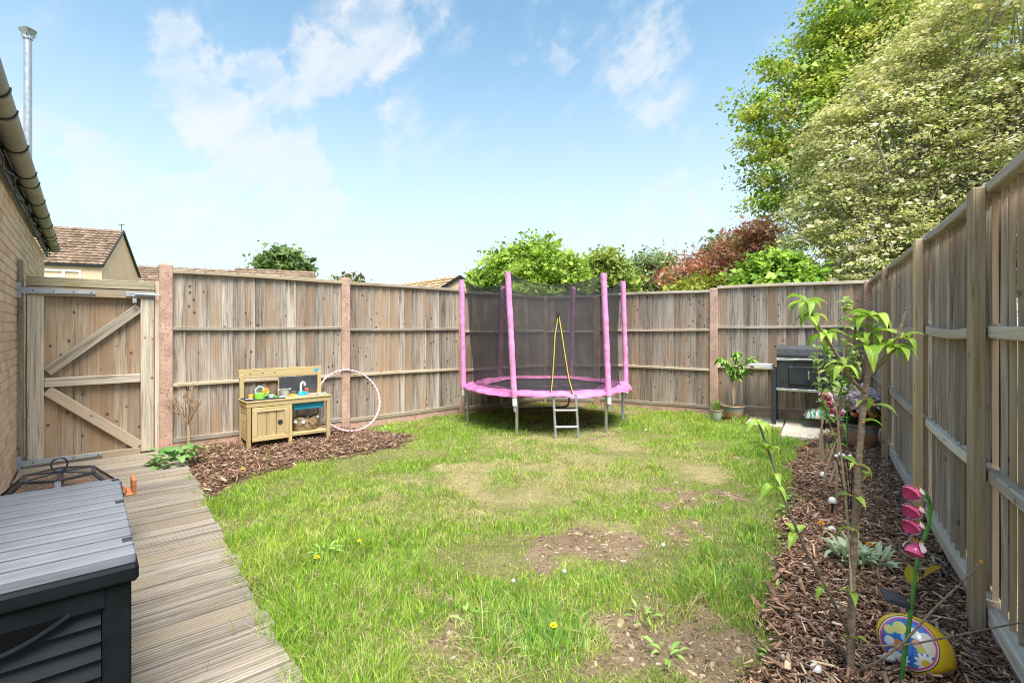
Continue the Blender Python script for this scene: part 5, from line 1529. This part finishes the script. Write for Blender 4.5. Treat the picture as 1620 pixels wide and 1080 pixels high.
# cherry sapling
cb = Gd(1345, 1073)
ch = thing('cherry_sapling', 'young cherry sapling with fresh leaves standing in the mulch bed', 'sapling', tuple(cb))
def cp(px, py, dy=0.0): return At(px, py, cb.y + dy)
def stem(pts, r0, r1, nm, mat='sapling_bark', sub=3, n=7, parent=None, knob=.10):
    pts = [Vector(p) for p in pts]; out_ = []; rr_ = []
    for i in range(len(pts) - 1):
        for k in range(sub):
            t_ = k / sub
            a, b2 = pts[max(i - 1, 0)], pts[min(i + 2, len(pts) - 1)]
            p = pts[i].lerp(pts[i + 1], t_) + ((pts[i + 1] - a) - (b2 - pts[i])) * (t_ * (1 - t_) * .12)
            out_.append(p)
    out_.append(pts[-1]); m_ = len(out_)
    rr_ = [(r0 + (r1 - r0) * i / (m_ - 1)) * (1 + random.uniform(-knob, knob)) for i in range(m_)]
    return MB().tube(out_, rr_, n).build(nm, M[mat], parent, smooth=True, world=True)
stem([cb - Vector((0, 0, .05)), cp(1347, 980), cp(1349, 900, .02), cp(1353, 830, .02), cp(1358, 740, .01), cp(1363, 680), cp(1367, 630), cp(1375, 585), cp(1377, 545), cp(1376, 500)], .0145, .0085, 'trunk', parent=ch)
stem([cp(1378, 592), cp(1395, 572, -.03), cp(1412, 553, -.05), cp(1421, 530, -.06), cp(1428, 508, -.07), cp(1434, 487, -.08)], .0082, .0055, 'branch', parent=ch)
stem([cp(1370, 622), cp(1350, 603, -.03), cp(1333, 577, -.05), cp(1317, 550, -.07), cp(1301, 525, -.08), cp(1288, 503, -.09), cp(1276, 478, -.10)], .0080, .0042, 'branch', parent=ch)
stem([cp(1374, 605), cp(1366, 575, .04), cp(1356, 545, .06), cp(1347, 522, .08)], .0035, .0022, 'branch', parent=ch)
stem([cp(1344, 1005), cp(1318, 950, -.05), cp(1275, 870, -.06), cp(1245, 800, -.06), cp(1225, 740, -.05), cp(1211, 700, -.04), cp(1200, 668, -.03)], .0058, .0036, 'branch', 'bark', parent=ch)
stem([cp(1347, 1066), cp(1385, 1048, -.10), cp(1430, 1015, -.15), cp(1478, 962, -.17), cp(1520, 922, -.17), cp(1553, 889, -.16)], .0050, .0028, 'branch', parent=ch)
stem([cp(1347, 1020), cp(1400, 1021, -.08), cp(1450, 1017, -.12), cp(1530, 1001, -.12), cp(1600, 987, -.10), cp(1640, 980, -.08)], .0042, .0026, 'branch', parent=ch)
stem([cp(1347, 935), cp(1342, 830, .05), cp(1333, 740, .10), cp(1327, 680, .12), cp(1322, 640, .14)], .0042, .0028, 'branch', 'twig', parent=ch)
MB().ball(cp(1553, 889, -.16), .008, 7).build('bud', M['bud'], ch, smooth=True, world=True)
clusters = [(1276, 478, -.10, 7, 1.0), (1284, 500, -.09, 4, .95), (1303, 532, -.08, 5, .9), (1335, 580, -.05, 4, .8), (1377, 500, 0, 8, 1.15), (1380, 528, 0, 6, .95), (1372, 548, -.02, 4, 1.2), (1413, 550, -.05, 7, .95), (1424, 535, -.06, 4, .95),
            (1382, 640, 0, 3, 1.0), (1366, 668, -.01, 1, .9), (1200, 668, -.03, 5, .8), (1213, 712, -.04, 4, .8), (1230, 750, -.05, 2, .8), (1226, 770, -.05, 3, .85), (1258, 845, -.06, 3, .85), (1356, 735, .0, 3, .7), (1368, 755, 0, 1, .8), (1345, 783, .03, 2, .85), (1349, 838, 0, 2, .7), (1347, 938, 0, 3, .75), (1305, 930, -.05, 2, .7), (1348, 1010, -.01, 2, .6)]
for (px, py, dy, n_, s_) in clusters:
    p = cp(px, py, dy)
    y0 = random.uniform(0, 6.28)
    for k in range(n_ + (2 if n_ > 3 else 0)):
        put_leaf(cherry_lv, ch, p - cb, y0 + k * 2.4 + random.uniform(-.4, .4), random.uniform(-.5, .6), s_ * random.uniform(.7, 1.15), random.uniform(-.3, .3))
    MB().ball(p, .0045, 6).build('bud_scale', M['bud'], ch, world=True)

# pear sapling behind
pb = Gd(1323, 806)
pe = thing('pear_sapling', 'slender sapling with small leaves between barbecue and cherry sapling', 'sapling', tuple(pb))
def pp_(px, py, dy=0.0): return At(px, py, pb.y + dy)
stems_p = [([pb - Vector((0, 0, .03)), pp_(1324, 740), pp_(1326, 690), pp_(1329, 640), pp_(1333, 590), pp_(1336, 540), pp_(1337, 490), pp_(1338, 476)], .009, .003),
           ([pp_(1325, 700), pp_(1313, 670, .05), pp_(1303, 640, .05), pp_(1296, 600, .06), pp_(1292, 552, .06)], .006, .003),
           ([pp_(1328, 650), pp_(1340, 620, -.05), pp_(1348, 590, -.06), pp_(1352, 560, -.08)], .004, .002),
           ([pp_(1327, 660), pp_(1315, 610, -.08), pp_(1311, 570, -.1), pp_(1308, 545, -.12)], .004, .002)]
for (pts, r0, r1) in stems_p:
    stem(pts, r0, r1, 'stem', 'twig', parent=pe, n=6)
    n_ = int(19 + random.random() * 3)
    for k in range(n_):
        t_ = .25 + .75 * k / (n_ - 1); q = t_ * (len(pts) - 1); i = min(int(q), len(pts) - 2)
        p = pts[i].lerp(pts[i + 1], q - i)
        if p.z < .45: continue
        for _ in range(3):
            put_leaf(pear_lv, pe, p - pb, random.uniform(0, 6.28), random.uniform(-.3, .7), random.uniform(.75, 1.35), random.uniform(-.4, .4))
# cut brown canes
cn = thing('cut_canes', 'clump of cut brown canes behind the mushroom lights', 'canes', tuple(Gd(1308, 770)))
for pts in ([(1301, 772), (1306, 745), (1318, 712)], [(1308, 772), (1322, 735), (1330, 705)], [(1302, 742), (1301, 700), (1300, 660)], [(1310, 742), (1308, 710), (1308, 700)], [(1299, 735), (1297, 700), (1303, 655), (1306, 640)], [(1306, 770), (1305, 740)]):
    Yb = F * ZC / (pts[0][1] - HY)
    stem([At(px, py, Yb) - (Vector((0, 0, .03)) if i == 0 else Vector()) for i, (px, py) in enumerate(pts)], .011, .007, 'cane', 'twig', parent=cn, n=6)

# dry leafless shrub against the fence
db = Gd(297, 716)
ds = thing('dry_shrub', 'leafless pale twiggy shrub against the fence by the gate post', 'shrub', tuple(db))
stem([db - Vector((0, 0, .03)), At(299, 690, db.y), At(297, 672, db.y)], .017, .012, 'stem', 'twig', parent=ds)
tw = MB()
def twig_rec(p, d, L, r, depth):
    q = p + d * L
    mid = p.lerp(q, .5) + Vector((random.uniform(-.01, .01), random.uniform(-.01, .01), random.uniform(-.006, .006)))
    tw.tube([p, mid, q], [r, r * .8, r * .6], 4, False)
    if depth:
        for _ in range(3 if depth > 1 else 2):
            dd = (d + Vector((random.uniform(-.55, .55), random.uniform(-.4, .25), random.uniform(-.1, .5)))).normalized()
            twig_rec(p.lerp(q, random.uniform(.6, 1)), dd, L * random.uniform(.55, .85), r * .62, depth - 1)
for k in range(7):
    a = k * .9
    twig_rec(At(297, 672, db.y), Vector((.6 * math.cos(a), .35 * math.sin(a) - .15, 1)).normalized(), random.uniform(.13, .20), .007, 3)
tw.build('twigs', M['twig'], ds, world=True)

def rosette(name, label, cat, p, meshes, n, spread, pitch, sc, rings=3, hgt=.0):
    e = thing(name, label, cat, tuple(p))
    for k in range(n):
        a = k * 2.39996 + random.uniform(-.3, .3); rr_ = spread * math.sqrt((k + .5) / n)
        put_leaf(meshes, e, (rr_ * math.cos(a) * .6, rr_ * math.sin(a) * .6, hgt * random.random() + .005), a, random.uniform(*pitch), sc * random.uniform(.7, 1.2), random.uniform(-.3, .3))
    return e
berg = [leaf_mesh(.12, .085, .20, d_).mesh('broad_leaf', M['bergenia'], True) for d_ in (.3, .55)]
gp = Gd(277, 738); rosette('broad_leaf_plant', 'low plant with broad green leaves at the gate post foot', 'plant', (gp.x, gp.y, .02), berg, 52, .30, (-.05, .75), .85, hgt=.13)
silver = [leaf_mesh(.11, .034, .2, d_).mesh('silver_leaf', M['silver_leaf'], True) for d_ in (.15, .45)]
q_ = Gd(1345, 900); rosette('marigold_plant', 'silver-green marigold plant at the foot of the cherry sapling', 'plant', (q_.x, q_.y, .02), silver, 44, .15, (.2, 1.3), .95, hgt=.08)
q_ = Gd(1385, 905); rosette('marigold_plant', 'smaller silver-green marigold plant right of the cherry trunk', 'plant', (q_.x, q_.y, .02), silver, 26, .12, (.1, 1.1), .9, hgt=.05)
weed = [leaf_mesh(.085, .024, .2, d_).mesh('weed_leaf', M['weed_leaf'], True) for d_ in (.2, .5)]
rnd_w = [leaf_mesh(.05, .042, .15, d_).mesh('round_weed_leaf', M['weed_leaf'], True) for d_ in (.2, .4)]
weeds = [(515, 880, 'dandelion plant in the lawn left of centre', weed, 14, .9), (1055, 1045, 'dandelion plant on the bare soil near the bottom edge', weed, 10, .9), (1015, 985, 'flat weed in the middle of the near bare patch', weed, 8, .8), (742, 985, 'dandelion leaves left of the bottom tufts', weed, 9, .8),
         (1230, 1050, 'small weed at the mulch edge near the bottom', weed, 8, .7), (1262, 795, 'round-leaved weed at the mulch edge', rnd_w, 26, 1.0), (1245, 812, 'round-leaved weed left of the dark branch', rnd_w, 18, .9), (1300, 730, 'leafy seedling beside the cut canes', rnd_w, 16, 1.0),
         (1322, 690, 'leafy seedling in front of the paving', rnd_w, 14, 1.0), (1190, 655, 'low weeds left of the barbecue leg', rnd_w, 20, 1.1), (612, 683, 'weed growing at the fence foot right of the hoop', weed, 16, 1.0), (1020, 640, 'weed at the fence foot right of the trampoline', weed, 12, 1.0), (935, 610, 'weed under the trampoline', weed, 10, 1.0)]
for (px, py, lb_, ms, n_, s_) in weeds:
    if py < 640: py = 640
    q_ = Gd(px, py); rosette('weed_plant', lb_, 'weed', (q_.x, q_.y, .015), ms, n_, .09, (-.1, .45), s_ * .8, hgt=.025)
# dandelion flowers and clocks
M['dandelion'] = plain('dandelion_yellow', (.88, .66, .02), .7, 0, .15, 60, .6)
M['orange_petal'] = plain('orange_petal', (.85, .38, .03), .6, 0, .2, 40)
M['stalk'] = plain('green_stalk', (.20, .34, .08), .6)
M['clock'] = plain('dandelion_clock_white', (.56, .56, .51), .9, 0, .1, 80, .8)
def flower(px, py, label, mat, h=.06, r=.018, name='dandelion_flower'):
    g_ = Gd(px, py, 0.0)
    Y = F * (ZC - h) / (py - HY); x_ = (px - CX) / F * Y
    e = thing(name, label, 'flower', (x_, Y, 0), 0, None)
    MB().tube([(0, 0, 0), (.004, 0, h * .6), (0, 0, h)], .0022, 5).build('stalk', M['stalk'], e)
    b = MB()
    if mat == 'clock': b.ball((0, 0, h), r, 8)
    else:
        for ring, (rr_, pz) in enumerate(((1.0, 0), (.75, .004), (.45, .008))):
            for k in range(14):
                a = k * 2 * math.pi / 14 + ring * .2
                d = Vector((math.cos(a), math.sin(a), .25 + ring * .5)).normalized(); sd = Vector((-math.sin(a), math.cos(a), 0)) * r * .16
                c_ = Vector((0, 0, h + pz))
                b.add([c_ - sd * .4, c_ + sd * .4, c_ + d * r * rr_ + sd, c_ + d * r * rr_ - sd], [(0, 1, 2, 3)])
        b.ball((0, 0, h + .002), r * .4, 6, (1, 1, .5))
    b.build('flower_head', M[mat], e)
for (px, py, lb_, mt_, h_, r_) in ((876, 990, 'yellow dandelion in the tufts at the bottom edge', 'dandelion', .05, .016), (501, 882, 'yellow dandelion in the lawn left of centre', 'dandelion', .05, .016), (568, 856, 'yellow dandelion higher in the left lawn', 'dandelion', .05, .014), (385, 742, 'tiny yellow dandelion at the mulch edge below the toy kitchen', 'dandelion', .06, .02),
                                   (1049, 862, 'white dandelion clock right of the round bare patch', 'clock', .07, .012), (893, 903, 'white dandelion clock below the round bare patch', 'clock', .06, .011), (812, 918, 'white dandelion clock in the lower middle lawn', 'clock', .06, .010), (1022, 680, 'white dandelion clock near the trampoline foot', 'clock', .07, .015),
                                   (1299, 828, 'orange marigold flower left of the cherry trunk', 'orange_petal', .14, .02), (1376, 862, 'orange marigold flower right of the cherry trunk', 'orange_petal', .13, .02), (1276, 709, 'small orange flower at the paving edge', 'orange_petal', .06, .022)):
    flower(px, py, lb_, mt_, h_, r_, 'dandelion_flower' if mt_ == 'dandelion' else 'dandelion_clock' if mt_ == 'clock' else 'marigold_flower')

# ---------------------------------------------------------------- pots
def glaze(name, top, mid, bot, h, wav=.02):
    m, t = new_mat(name)
    co = t.n('ShaderNodeTexCoord').outputs['Object']
    z = t.n('ShaderNodeSeparateXYZ', {0: co}).outputs[2]
    n = t.noise(co, 14, 4, .6)
    zz = t.math('ADD', t.math('DIVIDE', z, h), t.math('MULTIPLY', t.math('SUBTRACT', n, .5), .22))
    c = t.ramp(zz, [(.0, bot), (.52, mid), (.66, tuple((a + b_) / 2 for a, b_ in zip(mid, top))), (.78, top), (1.0, tuple(q * .8 for q in top))])
    n2 = t.noise(t.scale(co, (6, 6, 40)), 1, 3)
    c = t.mix(t.smooth(n2, .3, .7, 0, .35), c, tuple(q * .6 for q in mid))
    finish(t, c, .4, n2, .2, .005, 0, .5)
    return m
def pot(label, p, r, h, mat, rim='dark'):
    e = thing('plant_pot', label, 'plant pot', tuple(p))
    MB().lathe([(r * .62, 0), (r * .70, h * .05), (r * .86, h * .45), (r * .95, h * .82), (r * .97, h * .88)], 28).build('pot_body', mat, e, smooth=True)
    MB().lathe([(r * .96, h * .87), (r * 1.05, h * .90), (r * 1.07, h * .96), (r * 1.02, h), (r * .92, h), (r * .90, h * .9)], 28).build('rim', M['pot_rim'], e, smooth=True)
    MB().lathe([(r * .90, h * .88), (r * .5, h * .90), (.002, h * .91)], 20).build('compost', M['compost'], e)
    return e
M['pot_rim'] = plain('glazed_brown_rim', (.30, .20, .13), .4, 0, .3, 14)
M['compost'] = plain('dark_compost', (.05, .032, .02), .95, 0, .5, 40, .9)
g1 = glaze('pale_green_glaze', (.52, .58, .44), (.42, .48, .36), (.45, .44, .34), .17)
p1_ = Gd(1133, 666); pot('small pale green pot with spiky plant by the fence', (p1_.x, p1_.y, .0), .085, .165, g1)
M['spike'] = leafmat('spiky_leaf', .3)
spk = thing('spiky_plant', 'spiky grass-like plant in the small pale green pot', 'plant', (p1_.x, p1_.y, .15))
sp = MB()
for k in range(60):
    a = random.uniform(0, 6.28); L_ = random.uniform(.10, .2); ln = random.uniform(.1, .6); w_ = .004
    d = Vector((math.cos(a), math.sin(a), 0)); s_ = Vector((-math.sin(a), math.cos(a), 0)) * w_; b0 = d * random.uniform(0, .04)
    sp.add([b0 - s_, b0 + s_, b0 + d * L_ * ln * .5 + Vector((0, 0, L_ * .6)) + s_, b0 + d * L_ * ln * .5 + Vector((0, 0, L_ * .6)) - s_, b0 + d * L_ * ln * 1.2 + Vector((0, 0, L_ * (1 - ln * .3)))], [(0, 1, 2, 3), (3, 2, 4)])
so = sp.build('blades', M['weed_leaf'], spk)
g2 = glaze('blue_brown_glaze', (.20, .42, .50), (.48, .27, .16), (.40, .22, .13), .22)
p2_ = Gd(1160, 664); pot('blue and brown glazed pot with tall shrub by the fence', (p2_.x, p2_.y, .0), .150, .215, g2)
shr = thing('potted_shrub', 'drooping green shrub growing in the blue and brown glazed pot', 'shrub', (p2_.x, p2_.y, .2))
psh = [leaf_mesh(.10, .040, .2, d_).mesh('shrub_leaf', M['pot_leaf'], True) for d_ in (.4, .75)]
sb_ = Vector((p2_.x, p2_.y, .2))
for (dx_, dz_, bx_) in ((-.02, .72, -.17), (.0, .80, .05), (.03, .70, .24), (-.01, .60, -.05), (.02, .55, .16)):
    pts = [sb_, sb_ + Vector((dx_, 0, .3)), sb_ + Vector((bx_ * .5, 0, dz_ * .8)), sb_ + Vector((bx_, -.02, dz_ * .95)), sb_ + Vector((bx_ * 1.3, -.03, dz_ * .85))]
    stem(pts, .007, .003, 'stem', 'twig', parent=shr, n=5)
    for k in range(46):
        t_ = .36 + .64 * k / 45; q = t_ * 4; i = min(int(q), 3); p = pts[i].lerp(pts[i + 1], q - i)
        put_leaf(psh, shr, p - sb_, random.uniform(0, 6.28), random.uniform(-.6, .6), random.uniform(.8, 1.3), random.uniform(-.4, .4))
g3_ = glaze('blue_orange_glaze', (.16, .34, .44), (.56, .30, .17), (.46, .24, .13), .30)
p3_ = Vector((3.83, 5.47, .0)); pot('large blue and terracotta glazed pot full of flowers by the right fence', p3_, .172, .275, g3_)
fl_ = thing('flowering_plant', 'lilac and orange flowering plants in the large glazed pot', 'plant', (p3_.x, p3_.y, .25))
def blob_leaves(name, cen, rad, n, size, pal, mat, parent, asp=.6):
    C_ = np.array(cen) + rng.normal(size=(n, 3)) * np.array(rad) * .55
    V, Fc, Cc = leaf_cloud(C_, rng.normal(size=(n, 3)) * .6 + np.array([-.1, -.4, .7]), size, np.array(pal)[rng.choice(len(pal), n)] * rng.uniform(.75, 1.2, n)[:, None], asp, .2)
    return place(np_mesh(name, V - np.array(parent.location), Fc, M['leaf'], Cc), name, parent)
blob_leaves('foliage', (3.84, 5.45, .42), (.15, .13, .11), 600, .06, [(.05, .12, .03), (.10, .2, .05), (.16, .28, .07)], None, fl_)
blob_leaves('lilac_blossom', (3.70, 5.36, .57), (.19, .13, .085), 3000, .027, [(.80, .64, .82), (.84, .74, .86), (.72, .56, .78), (.88, .80, .88)], None, fl_, .9)
blob_leaves('orange_blossom', (3.78, 5.30, .42), (.15, .05, .07), 90, .034, [(.80, .36, .04), (.75, .16, .05), (.85, .50, .10)], None, fl_, .9)
o = MB().bbox((0, 0, 0), (.10, .08, .06), .02).build('blue_cloth', plain('blue_cloth', (.06, .20, .26), .8), None, (3.95, 5.40, .30), (R(15), R(10), .4)); tag(o, 'dark teal cloth scrap on the rim of the large pot', 'cloth')

# ---------------------------------------------------------------- glass flower ornaments
M['glass_pink'] = plain('pink_glass_petal', (.82, .12, .28), .15, 0, .3, 30, .1, .6)
M['petal_white'] = plain('pale_pink_petal', (.85, .66, .72), .25, 0, .15, 30)
M['pollen'] = plain('gold_wire', (.75, .45, .05), .4, .3)
M['glass_green'] = plain('glossy_green_tube', (.07, .26, .05), .15, 0, .4, 25, .05, .6)
M['glass_leaf'] = solid_leaf('gold_green_glass_leaf', (.30, .36, .02), (.60, .42, .03), .3)
M['solar'] = plain('solar_panel', (.05, .055, .075), .15, 0, .2, 10, .02, .6)
def cup(c, r, d, parent, nm='blossom'):
    c, d = Vector(c), Vector(d).normalized()
    rot = d.to_track_quat('Z', 'Y').to_matrix()
    b = MB()
    nu, nv = 12, 6; vs = []
    for j in range(nv + 1):
        v_ = j / nv
        for i in range(nu):
            a = 2 * math.pi * i / nu
            rr_ = r * (.25 + .85 * math.sin(v_ * math.pi * .62)) * (1 + .10 * math.cos(3 * a) * v_)
            vs.append(c + rot @ Vector((rr_ * math.cos(a), rr_ * math.sin(a) * .8, v_ * r * 1.7)))
    b.add(vs, [(j * nu + i, j * nu + (i + 1) % nu, (j + 1) * nu + (i + 1) % nu, (j + 1) * nu + i) for j in range(nv) for i in range(nu)])
    o = b.build(nm, M['glass_pink'], parent, smooth=True, world=True)
    w_ = MB()
    for k in range(3):
        a = k * 2.09 + .5; vs = []
        for i in range(5):
            t_ = i / 4; wd_ = r * .62 * math.sin(math.pi * (.12 + .80 * t_)); ln = r * (.55 + .75 * math.sin(t_ * 1.9)); zz_ = r * (-.15 + 1.45 * t_)
            for j in (-1, 0, 1):
                rad_ = ln + (.10 * r if j == 0 else 0)
                vs.append(c + rot @ Vector((rad_ * math.cos(a) - j * wd_ * math.sin(a), (rad_ * math.sin(a) + j * wd_ * math.cos(a)) * .85, zz_)))
        w_.add(vs, [(i * 3 + j, i * 3 + j + 1, i * 3 + j + 4, i * 3 + j + 3) for i in range(4) for j in range(2)])
    w_.build('pale_petal', M['petal_white'], o, smooth=True)
    if True:
        inv = parent.location
        o2 = o.children[0]
        for v_ in o2.data.vertices: v_.co = v_.co - inv
    yv = MB()
    for k in range(5):
        a = k * 1.256; p0 = c + rot @ Vector((0, 0, -r * .1))
        yv.tube([p0, p0 + rot @ Vector((math.cos(a) * r * .5, math.sin(a) * r * .5, -r * .35)), p0 + rot @ Vector((math.cos(a) * r * .8, math.sin(a) * r * .8, r * .05))], r * .09, 5)
    y2 = yv.build('gold_sepal', M['pollen'], o)
    for v_ in y2.data.vertices: v_.co = v_.co - inv
OB = Gd(1421, 1092)
orn = thing('glass_flower_ornament', 'solar garden ornament of pink glass bellflowers on a green stem', 'garden ornament', tuple(OB))
def op(px, py, dy=0.0): return At(px, py, OB.y + dy)
spts = [OB - Vector((0, 0, .08)), op(1430, 1040), op(1437, 1000), op(1443, 950), op(1447, 920), op(1452, 885), op(1460, 855), op(1469, 832), op(1472, 808), op(1470, 790), op(1463, 778), op(1455, 775)]
stem(spts, .0075, .0060, 'stem', 'glass_green', parent=orn, knob=.02)
for (px, py, dx_, dz_) in ((1452, 777, -1, -.12), (1452, 804, -1, -.25), (1452, 829, -1, -.15), (1450, 858, -.6, -.9)):
    cup(op(px, py, -.01), .026, (dx_, -.35, dz_), orn)
lf = [leaf_mesh(.085, .05, .1, .1).mesh('glass_leaf', M['glass_leaf'], True)]
put_leaf(lf, orn, op(1459, 915) - OB, -.1, .45, 1.0, -1.0); put_leaf(lf, orn, op(1446, 925) - OB, 1.6, 1.2, .85, -.6)
sp_ = op(1416, 946, .02)
rotp = Matrix.Rotation(R(18), 3, 'Y') @ Matrix.Rotation(R(28), 3, 'X')
MB().bbox(sp_, (.095, .062, .018), .008, rotp).build('solar_panel_case', M['mat_black'], orn, world=True)
MB().bbox(sp_ + rotp @ Vector((0, 0, .0095)), (.078, .046, .003), .001, rotp).build('solar_cell', M['solar'], orn, world=True)
MB().tube([sp_, op(1441, 955)], .005, 6).build('panel_arm', M['mat_black'], orn, world=True)
# second one, farther back
QB = Gd(1340, 716)
orn2 = thing('glass_flower_ornament', 'distant pink glass flower ornament in front of the large pot', 'garden ornament', tuple(QB))
def oq(px, py, dy=0.0): return At(px, py, QB.y + dy)
stem([QB - Vector((0, 0, .05)), oq(1340, 690), oq(1340, 660), oq(1340, 642), oq(1337, 630), oq(1329, 621), oq(1320, 619), oq(1314, 622)], .010, .007, 'stem', 'glass_green', parent=orn2, knob=.02)
for (px, py) in ((1312, 624), (1317, 634), (1321, 645), (1333, 650)):
    cup(oq(px, py, -.03), .046, (-1, -.3, -.35), orn2)

# ---------------------------------------------------------------- decorated egg
m, t = new_mat('painted_egg')
co = t.n('ShaderNodeTexCoord').outputs['Object']
s_ = t.n('ShaderNodeSeparateXYZ', {0: co})
ex, ey, ez = s_.outputs
def dist2(cx, cz):
    a = t.math('SUBTRACT', ex, cx); b_ = t.math('SUBTRACT', ez, cz)
    return t.math('SQRT', t.math('ADD', t.math('MULTIPLY', a, a), t.math('MULTIPLY', b_, b_))), t.math('ARCTAN2', b_, a)
rim_d, _ = dist2(-.018, .006)
n = t.noise(co, 26, 3)
yel = t.mix(t.smooth(n, .4, .7, 0, .35), (.86, .55, .02), (.75, .33, .02))
c = t.mix(t.smooth(t.noise(co, 12, 2), .4, .65), (.03, .16, .55), (.10, .30, .72))
wob_ = t.math('ADD', rim_d, t.math('MULTIPLY', t.math('SUBTRACT', n, .5), .004))
def disc(col, cx, cz, r_, c):
    d_, _ = dist2(cx, cz); return t.mix(t.math('LESS_THAN', t.math('ADD', d_, t.math('MULTIPLY', t.math('SUBTRACT', n, .5), .010)), r_), c, col)
def daisy(cx, cz, r_, petal, core, c, k=11.0):
    d_, a_ = dist2(cx, cz)
    edge = t.math('MULTIPLY_ADD', t.math('COSINE', t.math('MULTIPLY', a_, k)), r_ * .16, r_ * .84)
    c = t.mix(t.math('LESS_THAN', d_, edge), c, petal)
    return t.mix(t.math('LESS_THAN', d_, r_ * .36), c, core)
for (cx, cz, r_, col) in ((-.045, .05, .022, (.85, .70, .18)), (-.075, .035, .016, (.85, .70, .2)), (.03, .03, .026, (.85, .80, .74)), (.00, .045, .018, (.85, .82, .78)), (.05, .005, .022, (.85, .74, .60)), (.01, .012, .016, (.80, .42, .28)), (-.05, -.012, .018, (.80, .20, .05)), (-.075, -.005, .016, (.85, .82, .75)), (.02, -.004, .012, (.62, .55, .06)), (-.03, .022, .010, (.3, .55, .75)), (-.06, -.045, .016, (.8, .78, .7))):
    c = disc(col, cx, cz, r_, c)
c = daisy(.035, -.045, .036, (.88, .86, .80), (.85, .55, .05), c)
c = daisy(-.035, -.055, .024, (.86, .82, .76), (.75, .5, .1), c, 9.0)
c = t.mix(t.math('GREATER_THAN', wob_, .080), c, (.82, .10, .32))
c = t.mix(t.math('GREATER_THAN', wob_, .086), c, (.80, .74, .55))
c = t.mix(t.math('GREATER_THAN', wob_, .090), c, (.05, .05, .06))
c = t.mix(t.math('GREATER_THAN', wob_, .093), c, yel)
finish(t, c, .18, None, 0, 0, 0, .55)
eg = MB()
n_ = 22; prof = []
for i in range(n_ + 1):
    a = math.pi * i / n_
    prof.append((max(.0008, .108 * math.sin(a) * (1 - .10 * math.cos(a))), -.125 * math.cos(a)))
eg.lathe(prof, 30)
# lie it on its side: long axis to the lower right of the picture
rt = Matrix.Rotation(R(118), 3, 'Y')
eg.v = [tuple(rt @ Vector(p)) for p in eg.v]
eg_p = At(1446, 1022, 1.93)
o = eg.build('painted_egg', m, None, tuple(eg_p), (Vector((0, 0, ZC)) - eg_p).to_track_quat('-Y', 'Z').to_euler(), smooth=True)
tag(o, 'yellow and blue painted egg with white daisies lying on the mulch', 'garden ornament')

# ---------------------------------------------------------------- stake lights and mushrooms
slb = Gd(1347, 818)
sk = thing('stake_light', 'bunch of thin black stake lights with white globes in the bed', 'garden light', tuple(slb))
for (px, py, bx_) in ((1323, 721, 1341), (1329, 718, 1343), (1334, 720, 1345), (1340, 723, 1347), (1345, 721, 1348), (1348, 726, 1350)):
    b0 = At(bx_, 816, slb.y) ; t0 = At(px, py, slb.y + random.uniform(-.03, .03)); b0.z = max(b0.z, 0)
    MB().tube([b0, b0.lerp(t0, .5) + Vector((.004, 0, 0)), t0 - Vector((0, 0, .008))], .0032, 5).build('wire_stem', M['mat_black'], sk, world=True)
    MB().ball(t0, .0125, 8).build('globe', M['white_plastic'], sk, smooth=True, world=True)
MB().bbox(slb + Vector((0, 0, .035)), (.06, .04, .05), .008).build('light_base', M['mat_black'], sk, world=True)
M['mush'] = plain('white_ceramic', (.80, .79, .76), .5, 0, .08, 20)
for (px, py, h_, lb_) in ((1302, 764, .055, 'white mushroom light beside the cut canes'), (1317, 818, .10, 'larger white mushroom light left of the stake lights'), (1316, 850, .03, 'white mushroom light half hidden by the marigold plant')):
    g_ = Gd(px, py); e = thing('mushroom_light', lb_, 'garden light', (g_.x, g_.y, .01))
    MB().tube([(0, 0, -.02), (0, 0, h_)], .008, 8).build('stem', M['mat_black'], e)
    MB().lathe([(.026, h_ - .006), (.028, h_ + .002), (.022, h_ + .020), (.010, h_ + .030), (.001, h_ + .032)], 16).build('cap', M['mush'], e, smooth=True)
M['stone'] = concrete('pale_pebble', (.58, .56, .52), (.80, .78, .74), .2)
for k, (px, py, r_, lb_) in enumerate(((1291, 1076, .026, 'round pale pebble at the bottom edge of the bed'), (1406, 1058, .022, 'white pebble left of the painted egg'), (1322, 975, .014, 'small pebble left of the cherry trunk'), (1545, 1052, .012, 'tiny pebble right of the painted egg'), (1395, 945, .012, 'small grey pebble left of the solar panel'))):
    g_ = Gd(px, py)
    b = MB().ball((0, 0, 0), r_, 8, (1, .8, .6)); b.v = [(x * random.uniform(.9, 1.1), y * random.uniform(.9, 1.1), z * random.uniform(.85, 1.15)) for x, y, z in b.v]
    o = b.build('pebble', M['stone'], None, (g_.x, g_.y, .045), (0, 0, random.random() * 3), smooth=True); tag(o, lb_, 'pebble')
